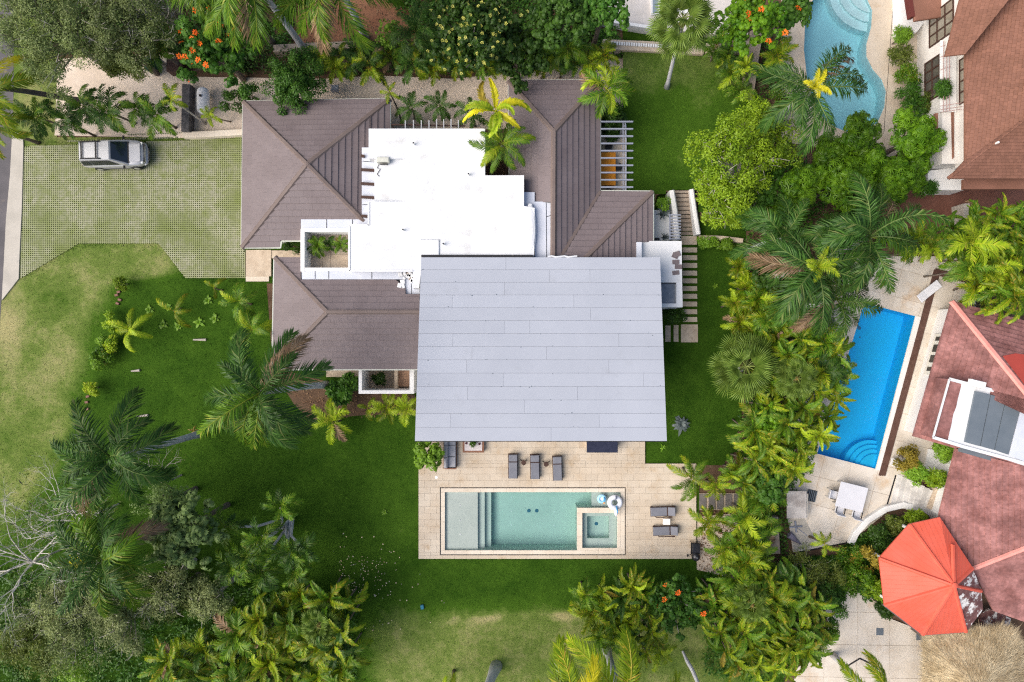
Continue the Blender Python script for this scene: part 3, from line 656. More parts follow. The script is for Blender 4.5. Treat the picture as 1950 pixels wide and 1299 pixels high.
strip([(1212, 461), (1222, 461), (1222, 491), (1212, 491)], 3.5, .6, m_memb)
for y, x0 in ((297.5, 694), (324, 713), (350.5, 713), (376, 713), (412, 703)): B('roof_beam', MB().beam(P(688, y - .8, 3.86), P(x0, y + .8, 3.86), .16, .2), m_brownw, villa)
dm = MB()                                              # broken corner of coating with rubble
for k in range(14): c = P(772 + random.uniform(-12, 14), 525 + random.uniform(-7, 22), 3.85); dm.bev(c, (random.uniform(.15, .4), random.uniform(.12, .3), .12), .03, random.uniform(0, 3))
B('broken_coating', dm, m_white, villa); dm = MB()
for k in range(6): dm.bev(P(775 + random.uniform(-8, 8), 524 + random.uniform(-5, 8), 3.82), (.22, .18, .14), .05, random.uniform(0, 3))
B('rubble', dm, m_stone, villa)
cw = MB()
for a, b, w in (((573, 436), (573, 517), .26), ((573, 438), (668, 438), .22), ((573, 513), (668, 513), .22)):
    pa, pb = P(*a, 3.78), P(*b, 3.78); mid = (pa + pb) / 2; L = (pb - pa).length
    hh = 3.78 - (.008 if a[0] == b[0] else .016 if a[1] < 450 else .024); cw.box((mid.x + (.1 if a[0] == b[0] else 0), mid.y, hh / 2), (w if a[0] == b[0] else L, L if a[0] == b[0] else w, hh))
B('courtyard_wall', cw, m_wall, villa)
cf = MB(); cf.prism(PP([(580, 444), (670, 444), (670, 512), (580, 512)], 2.28), 0, 2.28); fl = B('courtyard_floor', cf, m_joint, villa)
for x0, x1, y0 in ((583, 614, 492), (614, 629, 478), (629, 668, 485)): B('floor_slab', MB().prism(PP([(x0 + .3, y0), (x1 - .3, y0), (x1 - .3, 512), (x0 + .3, 512)], 2.34), 2.2, 2.34), m_stonel, fl)
# ---- walls
wl = MB()
for poly, z in (([(478, 208), (728, 203), (728, 425), (590, 425), (590, 440), (478, 456)], 2.98), ([(538, 520), (790, 522), (790, 688), (536, 688)], 2.98), ([(985, 170), (1130, 170), (1130, 490), (985, 490)], 2.98), ([(1131, 382), (1230, 382), (1230, 490), (1131, 490)], 2.96),
                ([(708, 252), (915, 252), (915, 345), (988, 345), (988, 490), (812, 490), (672, 505), (672, 436), (708, 436)], 2.1), ([(815, 500), (1243, 500), (1243, 750), (815, 750)], 4.3)): wl.prism(PP(poly, z), -.02, z)
B('wall', wl, m_wall, villa)
B('courtyard_soil', MB().sheet([PP([(922, 246), (975, 246), (975, 334), (922, 334)], .05)], .05), m_soil, villa)
# ---- big grey mono-pitch roof
g0, g1, g2, g3 = P(802, 490, 4.75), P(1257, 490, 4.75), P(1270, 840, 7.05), P(790, 840, 7.05)
gr = B('panel_roof', MB().slab([p + Vector((0, 0, -.06)) for p in (g3 + Vector((.03, .03, 0)), g2 + Vector((-.03, .03, 0)), g1, g0)], .22), M('dark_roof_deck', (.24, .25, .29)), villa)
rows = 14; rr = random.Random(3)
JO = {0: [963], 1: [808 + 240, 1127], 2: [961], 3: [1095, 860], 4: [1127], 5: [961, 1010], 6: [863, 1180], 7: [1042, 900], 8: [890, 1160], 9: [960, 1225], 10: [893, 1100], 11: [1000], 12: [862, 1140], 13: [1050]}
def gp(u, v): a = g0.lerp(g1, u); b = g3.lerp(g2, u); return a.lerp(b, v)
for k in range(rows):
    v0, v1 = k / rows, (k + 1) / rows; us = [0] + sorted((x - 797) / 468 for x in JO[k]) + [1]
    for a, b in zip(us[:-1], us[1:]):
        e = .0006; pts = [gp(a + e * .5, v1 - .0005), gp(b - e * .5, v1 - .0005), gp(b - e * .5, v0 + .0005), gp(a + e * .5, v0 + .0005)]
        up = rr.uniform(0, .006); pts = [Vector((p.x, p.y, p.z + up + (.008 if i < 2 else 0))) for i, p in enumerate(pts)]
        B('roof_panel', MB().slab(pts, .05), m_gray, gr)
fx = MB(); rf = random.Random(5)
for k in range(60): q = gp(rf.random(), (rf.randrange(1, 14) + rf.gauss(0, .05)) / 14); fx.lathe(q + Vector((0, 0, .01)), [(rf.uniform(.012, .045), 0), (.01, .012)], 6)
tag(B('fixings', fx, m_dgrey, gr), None, None, None, 'stuff')
B('fascia', MB().beam(g3 + Vector((0, -.02, -.2)), g2 + Vector((0, -.02, -.2)), .05, .3), m_dark, gr)
B('flashing', MB().beam(g0 + Vector((0, .07, -.04)), g0.lerp(g1, .47) + Vector((0, .07, -.04)), .16, .08), m_dark, gr)
ws = MB(); pr = [gp(.53 + k * .0175, 0) + Vector((0, .05 + .035 * math.sin(k * 2.1), .03)) for k in range(8)]; ws.tube(pr, .05, 6); B('sealant', ws, m_white, gr)
# ---- east block with skylight, porch
B('flat_roof', MB().prism(PP([(1214, 459), (1298, 459), (1299, 538), (1214, 538)], 3.1), 0, 3.1), m_white, villa)
B('flat_roof', MB().prism(PP([(1288, 538), (1299, 538), (1300, 585), (1288, 585)], 3.1), 0, 3.1), m_white, villa)
B('flat_roof', MB().prism(PP([(1230, 578), (1288, 578), (1288, 585), (1230, 585)], 3.1), 0, 3.1), m_white, villa)
sk = B('skylight', MB().prism(PP([(1240, 538), (1288, 538), (1288, 578), (1240, 578)], 2.75), 2.5, 2.75), M('skylight_glass', (.13, .16, .20), (.24, .27, .32), .15, .9, 3, .1, spec=.6), villa)
gt = MB()
for i in range(26): gt.box(P(1259 + i * 1.1, 539, 3.0), (.02, .09, .05))
B('skylight_louvre', gt, m_dark, sk)
B('porch', MB().prism(PP([(1232, 400), (1275.5, 400), (1275.5, 458), (1232, 458)], .95), 0, .95), m_wall, villa)
pw = MB(); pw.prism(PP([(1244, 453), (1256, 453), (1256, 457), (1244, 457)], 1.0), .9, 1.0); B('doormat', pw, m_dark, villa)
for x, y, s_, lb in ((1260, 409, 1, 'larger potted agave on the white porch'), (1264, 453, .65, 'smaller potted agave at the foot of the porch')):
    t = thing('potted_agave', lb, 'plant', P(x, y, .95)); B('pot', MB().lathe((0, 0, 0), [(.13 * s_, 0), (.2 * s_, .3 * s_), (.17 * s_, .3 * s_), (.15 * s_, .26 * s_)], 12), m_dark, t, True)
    for k in range(9):
        a = k * 2.399; L = .62 * s_ * random.uniform(.7, 1.1); r_ = Vector((math.cos(a), math.sin(a), 0)); n = Vector((-r_.y, r_.x, 0)); h0 = .28 * s_
        lf = MB(); lf._c = random.random(); pts = [r_ * .03, r_ * L * .4 + Vector((0, 0, L * .45)), r_ * L * .8 + Vector((0, 0, L * .6)), r_ * L + Vector((0, 0, L * .5))]; ws_ = (.03, .06, .035, .002)
        vv = [];  [vv.extend((p + Vector((0, 0, h0)) - n * w * s_, p + Vector((0, 0, h0 - .02)), p + Vector((0, 0, h0)) + n * w * s_)) for p, w in zip(pts, ws_)]
        lf.add(vv, [f for i in range(3) for f in ((i * 3, i * 3 + 1, i * 3 + 4, i * 3 + 3), (i * 3 + 1, i * 3 + 2, i * 3 + 5, i * 3 + 4))]); B('leaf', lf, L_agave, t, True)
rl = thing('slatted_canopy', 'grey bar canopy over the white stair wall', 'canopy', P(1286, 430, 0))
for i in range(9): y = 409.5 + i * 5.7; B('bar', MB().beam(P(1275, y, 2.5), P(1296.5, y, 2.5), .07, .07), m_metal, rl)
B('bar', MB().beam(P(1275.5, 408, 2.42), P(1275.5, 457, 2.42), .08, .08), m_metal, rl)
def lowwall(name, label, pts, w, z, mat, cat='wall', round_=False):
    t = thing(name, label, cat, P(*pts[0], 0)); q = [P(*p, z).xy for p in pts]; ns = []
    for i in range(len(q)):
        n = Vector((0, 0))
        for a, b in ((i - 1, i), (i, i + 1)):
            if a >= 0 and b < len(q): d = (q[b] - q[a]).normalized(); n += Vector((-d.y, d.x))
        ns.append(n.normalized())
    mb = MB(); v = []; c = .09 if round_ else .025; N = len(q)
    for p, n in zip(q, ns):
        for o, h in ((-w / 2, -.03), (-w / 2, z - c), (-w / 2 + c, z), (w / 2 - c, z), (w / 2, z - c), (w / 2, -.03)): v.append((p.x + n.x * o, p.y + n.y * o, h))
    f = [(i * 6 + k, i * 6 + k + 1, i * 6 + k + 7, i * 6 + k + 6) for i in range(N - 1) for k in range(5)] + [tuple(range(5, -1, -1)), tuple((N - 1) * 6 + k for k in range(6))]
    mb.add(v, f); B('wall_body', mb, mat, t); return t
lowwall('stair_wall', 'white rounded stair wall beside the grey bar canopy', [(1280, 362), (1286, 400), (1291, 456)], .36, 1.3, m_wall, round_=True)
lowwall('stair_wall', 'white stair wall half hidden by the light green tree', [(1318, 360), (1325, 410), (1331, 446)], .32, .9, m_wall, round_=True)
st = thing('garden_stairs', 'weathered stone garden stairs between white walls', 'stairs', P(1310, 410, 0))
for i in range(11):
    t0 = i / 11; y = 361 + i * 8; z = .5 - .045 * i
    B('tread', MB().prism(PP([(1284 + t0 * 12, y + .4), (1316 + t0 * 9, y + .4), (1317 + t0 * 9, y + 6.7), (1285 + t0 * 12, y + 6.7)], z), -.02, z), m_stone, st)
B('landing', MB().prism(PP([(1297, 449.5), (1327, 449.5), (1327, 466), (1297, 466)], .06), -.02, .06), m_stonel, st)
for i in range(10): tag(B('stepping_stone', MB().prism(PP([(1300 + random.uniform(-.6, .6), 471.5 + i * 14.7), (1327.5, 471.5 + i * 14.7), (1327.7, 480.8 + i * 14.7), (1300, 480.6 + i * 14.7)], .06), -.02, .06), m_stonel), 'stone slab in the path below the stairs, number %s from the stairs' % ['first', 'second', 'third', 'fourth', 'fifth', 'sixth', 'seventh', 'eighth', 'ninth', 'tenth'][i], 'stepping stone', 'stepping stone path')
for a, b, c, d, l in ((1297, 618, 1329, 652, 'large square stone slab ending the stepping path'), (1283, 619, 1292, 651, 'narrow upright slab left of the large square slab'), (1267, 620, 1277, 651, 'narrow slab nearest the grey roof edge')): tag(B('stepping_stone', MB().prism(PP([(a, b), (c, b), (c, d), (a, d)], .06), -.02, .06), m_stonel), l, 'stepping stone', 'stepping stone path')
# ---- pergola, orange table
pg = thing('pergola', 'blue grey metal pergola over the orange table', 'pergola', P(1175, 300, .5))
B('floor', MB().prism(PP([(1140, 236), (1190.5, 236), (1190.5, 363), (1140, 363)], .54), .45, .54), m_trav, pg)
B('low_wall', MB().prism(PP([(1190, 236), (1193, 236), (1193, 363), (1190, 363)], .75), .45, .75), m_wall, pg)
for i in range(10): y = 232 + i * 13.85; B('rafter', MB().beam(P(1144, y, 3.0), P(1205.5, y, 3.0), .09, .14), m_metal, pg)
for x in (1186.5, 1190.5): B('beam', MB().beam(P(x, 233, 2.88), P(x, 363, 2.88), .05, .1), m_metal, pg)
for y in (240, 358): q = P(1188, y, 2.85); B('post', MB().box((q.x, q.y, 1.68), (.1, .1, 2.35)), m_metal, pg)
tb = thing('dining_table', 'bright orange dining table under the pergola', 'table', P(1155, 322, .54))
TZ = 1.3; a, b = P(1138, 353, TZ), P(1172.5, 290, TZ); cx, cy = (a.x + b.x) / 2, (a.y + b.y) / 2
B('tabletop', MB().bev((cx, cy, TZ - .03), (b.x - a.x, b.y - a.y, .06), .015), m_orange, tb)
for sx_ in (-1, 1):
    for sy_ in (-1, 1): B('leg', MB().box((cx + sx_ * (b.x - a.x) * .42, cy + sy_ * (b.y - a.y) * .44, .88), (.07, .07, .7)), m_orange, tb)
for x, y, rz, l in ((1157, 285, PI, 'black chair at the upper end of the orange table'), (1176, 322, PI / 2, 'black chair on the lawn side of the orange table'), (1157, 357, 0, 'black chair at the lower end of the orange table')):
    c = thing('dining_chair', l, 'chair', P(x, y, .54), rz, 'chairs at the orange table')
    B('seat', MB().lathe((0, 0, .42), [(.2, 0), (.24, .02), (.24, .05), (.2, .06)], 16), m_dark, c, True)
    bk = MB(); bk.tube([(.22 * math.cos(q), -.22 * abs(math.sin(q)), .66) for q in [k * PI / 10 for k in range(11)]], .035, 6); bk.tube([(0, -.22, .45), (0, -.23, .68)], .03, 5); B('backrest', bk, m_dark, c, True)
    for sx_ in (-1, 1):
        for sy_ in (-1, 1): B('leg', MB().tube([(sx_ * .15, sy_ * .15, .43), (sx_ * .2, sy_ * .2, 0)], .018, 5), m_dark, c, True)
# ---- entry, walled patio, small items of the villa
en = MB(); en.prism(PP([(468, 476), (516, 476), (516, 526), (468, 526)], .16), -.02, .16); ent = tag(B('entry_landing', en, m_stonel), 'tan stone landing at the entrance between the brown roofs', 'landing')
B('step', MB().prism(PP([(468, 526.3), (512, 526.3), (512, 536), (468, 536)], .08), -.02, .08), m_cope, ent)
B('path_slab', MB().prism(PP([(516.3, 477), (572, 477), (572, 492), (516.3, 492)], .12), -.02, .12), m_stonel, ent)
wp = thing('walled_patio', 'small white walled patio beside the brown roof', 'patio', P(735, 727, 0)); WZ2 = 2.3; pwm = MB()
for a, b, c, d in ((683, 702, 689, 750), (780, 702, 788, 750), (689, 743.5, 780, 750)): pwm.prism(PP([(a, b), (c, b), (c, d), (a, d)], WZ2), -.02, WZ2)
B('wall_body', pwm, m_wall, wp); B('floor', MB().prism(PP([(689, 700), (782, 700), (782, 744), (689, 744)], .05), 0, .05), m_stonel, wp)
B('partition', MB().prism(PP([(751, 700), (757, 700), (757, 744), (751, 744)], .8), 0, .8), m_stonel, wp); B('bench', MB().prism(PP([(757, 702), (782, 702), (782, 736), (757, 736)], .4), 0, .4), M('terracotta_floor', (.38, .23, .15), (.44, .28, .19)), wp)
tag(B('stone_ledge', MB().prism(PP([(621, 703), (684, 703), (684, 718), (621, 718)], .25), -.02, .25), m_stonel), 'speckled tan stone ledge below the brown roof', 'ledge')
tr = thing('trellis_frame', 'grey bars projecting behind the white flat roof', 'trellis', P(815, 240, 0))
for x in (772, 787.5, 802.5, 817, 831.5, 845, 859, 873): B('bar', MB().beam(P(x, 228 + random.uniform(-1, 2), 3.2), P(x, 250, 3.2), .07, .1), M('pale_grey_bar', (.42, .43, .45), (.5, .5, .52)), tr)
B('crossbar', MB().beam(P(746, 237.5, 3.08), P(886, 240, 3.08), .08, .1), m_brownw, tr)
B('post', MB().beam(P(746, 237.5, 3.0), P(746, 237.5, 3.0) - Vector((0, 0.001, 3.0)), .08, .08), m_brownw, tr)
ac = thing('condenser_unit', 'pale air conditioner condenser on the white roof corner', 'air conditioner', P(733, 307, 4.3))
B('casing', MB().bev(P(731, 307, 4.3) + Vector((0, 0, .22)), (.8, .32, .44), .03), M('beige_metal', (.5, .5, .44)), ac)
B('fan_grille', MB().box(P(731, 313, 4.5) + Vector((0, 0, 0)), (.5, .02, .3)), m_dark, ac)
cb = MB(); cb.tube([P(722, 312, 4.34), P(718, 320, 4.34), P(724, 322, 4.34), P(718, 332, 4.34), P(722, 336, 4.34), P(714, 328, 4.2)], .02, 4); B('cable', cb, m_dark, ac)
for i, (x, y, w, h, rz, l) in enumerate(((1289, 484, .44, .34, .35, 'upper brown shingle of the loose pair'), (1286, 487, .42, .34, -.4, 'lower brown shingle of the loose pair'), (1287, 499, .46, .29, .03, 'loose brown shingle in the middle of the white roof'), (1292, 508, .48, .3, -.03, 'loose brown shingle at the white roof edge'), (1287, 519.5, .46, .28, .12, 'loose brown shingle lowest on the white roof'))):
    tag(B('loose_shingle', MB().bev(P(x, y, 3.12 + (.05 if i == 0 else 0)), (w, h, .035), .008, rz), m_shing), l, 'shingle', 'loose shingles on the white roof')
# ------------------------------------------------------------------ neighbouring house with terracotta roof (upper right)
h2 = thing('terracotta_house', 'white neighbour house with terracotta shingle roof at upper right', 'house', P(1850, 180, 0))
BK2 = []
hr = link('hip_roof', bpy.data.meshes.new('r'), None, h2)
sS = plane3((1806, 340, 4.6), (1990, 340, 4.6), (1950, 225, 7.0)); zc = onp(1838, 305, sS).z
sW = plane3((1838, 305, zc), onp(1950, 225, sS), (1838, 103, 4.85)); sN = plane3((1828, 0, 5.0), (1800, 107, 5.0), (1922, 0, 6.9))
dk = MB()
for pl, pcs in ((sS, [[(1806, 340), (1838, 305), (1950, 225), (2010, 182), (2010, 340)]]), (sW, [[(1838, 103), (1838, 305), (1950, 225), (2010, 182), (2010, -95), (1930, -12)]]), (sN, [[(1845, -60), (1828, 0), (1800, 107), (1838, 103), (1930, -12), (1970, -60)]])):
    m = roof_face(hr, pl, pcs, .17, .24, BK2, gap=.004); dk.add(m.v, m.f)
hr.data = dk.mesh('hip_roof'); hr.data.materials.append(m_terra); emit(BK2, m_terra, 0, thick=.03)
B('hip_cap', MB().cap(onp(1806, 340, sS), onp(2005, 186, sS), .25, .03), m_terra, hr); B('hip_cap', MB().cap(onp(1838, 103, sW), onp(1930, -12, sW), .1, .01), m_terra, hr)
WX = 28.5; Y = lambda py, z=1.5: P(0, py, z).y
wl = MB(); wl.box((WX + 3, (Y(-80) + Y(118)) / 2, 2.4), (6, Y(-80) - Y(118), 4.8)); wl.box((WX + 3.2, (Y(118.5) + Y(322)) / 2, 1.44), (6.4, Y(118.5) - Y(322), 2.88)); wl.box((WX + 4.1, (Y(100) + Y(328)) / 2, 3.6), (6, Y(100) - Y(328), 2.2))
B('wall', wl, M('house_plaster', (.66, .63, .59), (.74, .71, .67), .8, .5, 6, .05), h2)
B('ledge', MB().box((WX + .38, (Y(78, 2.9) + Y(214, 2.9)) / 2, 2.93), (1.05, Y(78, 2.9) - Y(214, 2.9), .1)), m_wall, h2)
def window(parent, x, y0, y1, z0, z1, nx, nz, glass=m_curt):
    f = MB(); yc, zc_ = (y0 + y1) / 2, (z0 + z1) / 2; t = .07
    for k in range(nx + 1): f.box((x - .03, y0 + (y1 - y0) * k / nx, zc_), (.08, t * 1.3, z1 - z0 + t))
    for k in range(nz + 1): f.box((x - .032, yc, z0 + (z1 - z0) * k / nz), (.075, y1 - y0 + t, t * 1.3))
    o = B('window', f, m_brownw, parent)
    for i in range(nx):
        for k in range(nz): B('pane', MB().box((x - .012, y0 + (y1 - y0) * (i + .5) / nx, z0 + (z1 - z0) * (k + .5) / nz), (.02, (y1 - y0) / nx - .05, (z1 - z0) / nz - .05)), glass, o)
    return o
window(h2, WX, Y(92, 1.5), Y(33, 1.5), 1.6, 4.1, 3, 3); window(h2, WX, Y(188, 2), Y(112, 2), 1.1, 2.7, 4, 2, m_win); window(h2, WX + 1.1, Y(196, 3.3), Y(112, 3.3), 3.05, 4.3, 4, 2)
tl_ = MB()
for x in (1797, 1803, 1808.5): tl_.beam(P(x, 78, 3.3), P(x, 212, 3.3), .035, .035)
for y in (87, 107, 131, 152, 172, 200, 207, 212): tl_.beam(P(1791, y + 2, 3.26), P(1811 if y < 198 else 1838, y - 5, 3.26), .035, .035)
B('trellis', tl_, M('pinkish_steel', (.36, .24, .22)), h2)
lo = plane3((1782, 215, 2.4), (1784, 303, 2.4), (1816, 215, 2.95)); BK3 = []
lr = B('lean_to_roof', roof_face(h2, lo, [[(1780, 216), (1816, 213), (1816, 303), (1800, 303), (1782, 285)]], .2, .24, BK3), m_terra, h2); BK3 = [(a, p, lr) for a, p, _ in BK3]; emit(BK3, m_terra, 0, thick=.03)
B('porch_roof', MB().bev(P(1770, 8, 2.7), (2.4, 2.0, .25), .04, .15), m_terra, h2); B('porch_side', MB().box(P(1731, 8, 2.6), (.25, 1.9, .5), .15), M('dark_red_board', (.11, .025, .02)), h2)
B('terrace_wall', MB().prism(PP([(1712, -40), (1752, -40), (1762, 40), (1745, 62), (1712, 64)], .9), 0, .9), m_wall, h2)
B('side_wall', MB().prism(PP([(1767, 325), (1836, 318), (1836, 362), (1790, 362), (1767, 350)], 1.6), 0, 1.6), m_wall, h2)
B('eave_board', MB().prism(PP([(1836, 341), (1990, 341), (1990, 360), (1836, 360)], 3.6), 3.3, 3.6), m_terra, h2)
vp = MB(); vp.tube([onp(1896, 273, sS), onp(1896, 273, sS) + Vector((0, 0, .25))], .07, 8); B('vent_pipe', vp, m_wall, h2)
struct('brick_pavement', MB().sheet([PP([(1700, 362), (2000, 362), (2000, 420), (1836, 446), (1700, 446)], .05)], .05), M('brown_brick', (.15, .062, .042), (.19, .085, .06), .85, .7, 26, .3))
tag(B('concrete_post', MB().prism(PP([(1834, 388), (1847, 387), (1847, 440), (1838, 440)], 1.3), 0, 1.3), m_conc), 'weathered concrete post wall beside the brown brick pavement', 'wall')
# white neighbour terrace at the top edge
wt = thing('white_terrace_house', 'white plastered neighbour terrace at the top edge', 'building', P(1280, 10, 0))
B('terrace_floor', MB().prism(PP([(1150, 36), (1258, 52), (1330, 64), (1425, 68), (1425, -60), (1150, -60)], .6), 0, .6), M('pinkish_plaster', (.60, .55, .50), (.66, .61, .57)), wt)
B('parapet', MB().prism(PP([(1146, 34), (1258, 52), (1258, 58), (1146, 40)], .9), .0, .9), m_wall, wt); B('wall', MB().prism(PP([(1240, -60), (1330, -60), (1330, 24), (1240, 28)], .8), 0, .8), m_wall, wt)
B('window', MB().prism(PP([(1243, -40), (1253, -40), (1252, 24), (1243, 26)], .84), .5, .84), M('bluish_pane', (.22, .27, .33)), wt)
# ------------------------------------------------------------------ neighbouring house with red roof (right)
h3 = thing('red_roof_house', 'neighbour house with weathered red roof and grey membrane deck', 'house', P(1880, 800, 0))
rw = plane3((1813, 573, 2.6), (1739, 831, 2.6), (1950, 742, 5.1)); rn = plane3((1813, 573, 2.6), (1985, 620, 2.6), (1950, 742, 5.1))
v1 = plane3((1820, 853, 2.95), (1788, 984, 2.6), (1950, 1045, 4.3)); v2 = plane3(onp(1852, 1083, v1), onp(1950, 1045, v1), (1893, 1163, 2.5)); BK4 = []
hr3 = link('hip_roof', bpy.data.meshes.new('r'), None, h3); dk = MB()
for pl, pcs in ((rw, [[(1813, 573), (1950, 742), (2010, 816), (2010, 775), (1808, 722), (1770, 722)], [(1770, 722), (1808, 722), (1777, 833), (1739, 831)], [(1739, 831), (1777, 833), (1835, 851), (1820, 854)]]), (rn, [[(1813, 573), (2010, 627), (2010, 816), (1950, 742)]]), (v1, [[(1820, 854), (2010, 904), (2010, 1022), (1852, 1083), (1788, 984)]]), (v2, [[(1852, 1083), (2010, 1022), (2010, 1205), (1893, 1164), (1872, 1125)]])):
    m = roof_face(hr3, pl, pcs, .3, .3, BK4, gap=.002); dk.add(m.v, m.f)
hr3.data = dk.mesh('hip_roof'); hr3.data.materials.append(m_red); emit(BK4, m_red, 0, thick=.03)
B('hip_cap', MB().cap(P(1813, 573, 2.66), onp(1995, 798, rw) + Vector((0, 0, .06)), .42, .05), m_pink, hr3); B('hip_cap', MB().cap(onp(1852, 1083, v1) + Vector((0, 0, .1)), onp(2000, 1025, v1) + Vector((0, 0, .1)), .34, .06), m_pink, hr3)
rp = onp(1940, 700, rn); B('repainted_patch', MB().slab([onp(x, y, rn) + Vector((0, 0, .08)) for x, y in ((1908, 678), (1932, 673), (2000, 682), (2000, 790), (1952, 736))], .02), M('fresh_red_paint', (.46, .07, .05)), hr3)
fz = 4.25; fb = B('flat_deck', MB().prism(PP([(1808, 722), (2000, 772), (2000, 905), (1777, 833)], fz), 2.6, fz), m_red, h3); B('white_coating', MB().prism(PP([(1830, 728), (2000, 772), (2000, 903), (1805, 840), (1811, 808), (1820, 770)], fz + .008), fz - .02, fz + .008), m_white, fb)
B('worn_red_strip', MB().prism(PP([(1810, 726), (1831, 732), (1828, 745), (1824, 760), (1821, 775), (1815, 790), (1812, 808), (1806, 832), (1781, 829)], fz + .012), fz - .01, fz + .012), m_red, fb)
for q, mt_ in (([(1858, 745), (1886, 752), (1866, 850), (1838, 842)], m_dgrey), ([(1887.5, 752), (1915, 760), (1893, 857), (1867.5, 850)], m_dgrey), ([(1916.5, 760), (1946, 767), (1920, 866), (1894.5, 857)], m_dgrey), ([(1947.5, 768), (1990, 779), (1964, 884), (1921.5, 867)], m_memb)):
    B('membrane_panel', MB().prism(PP(q, fz + .16), fz, fz + .16), mt_, fb)
B('gutter_strip', MB().prism(PP([(1834, 853), (1940, 882), (2000, 900), (2000, 908), (1930, 890), (1834, 862)], 3.7), 3.2, 3.7), m_dgrey, h3)
pe = MB()
for a, b in (((1808, 722), (2000, 772)), ((1808, 722), (1777, 833)), ((1777, 833), (1835, 851)), ((1835, 851), (1990, 893))): pe.beam(P(*a, fz + .04), P(*b, fz + .04), .2 if b[0] > 1820 else .09, .1)
B('parapet', pe, m_white, fb)
tag(B('rooftop_unit', MB().bev(P(1860, 731, fz + .4), (.95, .42, .4), .03, -.24), m_wall), 'white box unit standing on the red roof parapet', 'air conditioner')
A3, B3 = P(1813, 573, 2.6), P(1739, 831, 2.6); dv = (B3 - A3).normalized(); nv = Vector((-dv.y, dv.x, 0)); nv = nv if nv.x > 0 else -nv
def w3(t, off): return A3 + (B3 - A3) * t + nv * off
wl = MB(); wl.prism([w3(.03, .75).xy, w3(.97, .75).xy, w3(.97, 5).xy, w3(.03, 5).xy], 0, 2.45); q = [P(x, y, 2.4).xy for x, y in ((1832, 880), (1990, 920), (1990, 1130), (1895, 1140), (1802, 985))]; wl.prism(q, 0, 2.4); B('wall', wl, m_wall, h3)
wf = MB(); fa, fb_ = w3(.22, .7), w3(.53, .7)
B('window_frame', MB().beam(Vector((fa.x, fa.y, 1.45)), Vector((fb_.x, fb_.y, 1.45)), .1, 1.5), M('cream_frame', (.68, .65, .57)), h3)
for t0, t1 in ((.245, .275), (.305, .36), (.385, .44), (.475, .505)): a, b = w3(t0, .63), w3(t1, .63); B('pane', MB().beam(Vector((a.x, a.y, 1.5)), Vector((b.x, b.y, 1.5)), .03, 1.1), m_win, h3)
# coral octagon
oc = thing('coral_gazebo', 'coral painted octagonal roof beside the red roofed house', 'gazebo', P(1790, 1110, 0)); AZ, EZ = 4.7, 2.85
ring = [(1674, 1063), (1732, 998), (1790, 985), (1853, 1082), (1869, 1126), (1872, 1161), (1840, 1204), (1757, 1210), (1684, 1153)]; ap = P(1817, 1115, AZ)
rp_ = [P(x, y, EZ) for x, y in ring]; rp_[3].z = 3.9; rp_[4].z = 3.6; rp_[5].z = 3.3; rp_[3:6] = [P(*ring[i], z) for i, z in ((3, 3.9), (4, 3.55), (5, 3.2))]; rp_[2] = P(1790, 985, 3.0)
m_cor2 = M('peeling_roof', (.11, .045, .045), (.2, .1, .09), .85, 3, 9, .3, stain=(.72, .70, .67), sscale=1.6, slo=.52, shi=.58)
for i in range(9):
    a, b = rp_[i], rp_[(i + 1) % 9]; bad = i in (3, 4, 5)
    o = B('facet', MB().slab([ap, a, b] if (a - ap).xy.cross((b - ap).xy) > 0 else [ap, b, a], .1), m_cor2 if bad else m_coral, oc)
    if not bad:
        e = (b - a); n_ = max(4, int(e.length / .28)); rb = MB()
        for k in range(1, n_):                         # ribs run up the slope
            f = k / n_; s0 = a + e * f; mid = (a + b) / 2; up = (ap - mid); L = 1 - abs(2 * f - 1); rb.beam(s0 + Vector((0, 0, .002)), s0 + up * L * .98 + Vector((0, 0, .002)), .05, .014)
        B('ribs', rb, m_coral, o)
for i in (0, 1, 3, 4, 6, 7, 8): B('ridge_cap', MB().cap(ap + Vector((0, 0, .03)), rp_[i] + Vector((0, 0, .03)), .26, .07), m_coral, oc)
mid = P(1815, 1037, 3.75); B('ridge_cap', MB().cap(ap + Vector((0, 0, .02)), mid, .26, .07), m_coral, oc); B('finial', MB().lathe(ap - Vector((0, 0, .02)), [(.22, 0), (.2, .1), (.08, .14)], 10), m_coral, oc)
for i in (0, 1, 6, 7, 8):
    c = rp_[i].lerp(ap, .12); B('post', MB().box((c.x, c.y, EZ / 2 + .05), (.16, .16, EZ + .1)), m_wall, oc)
fa_ = MB()
for i in (6, 7): fa_.beam(rp_[i] - Vector((0, 0, .14)), rp_[i + 1] - Vector((0, 0, .14)), .12, .14)
B('fascia', fa_, M('grey_brown_board', (.16, .13, .13)), oc)
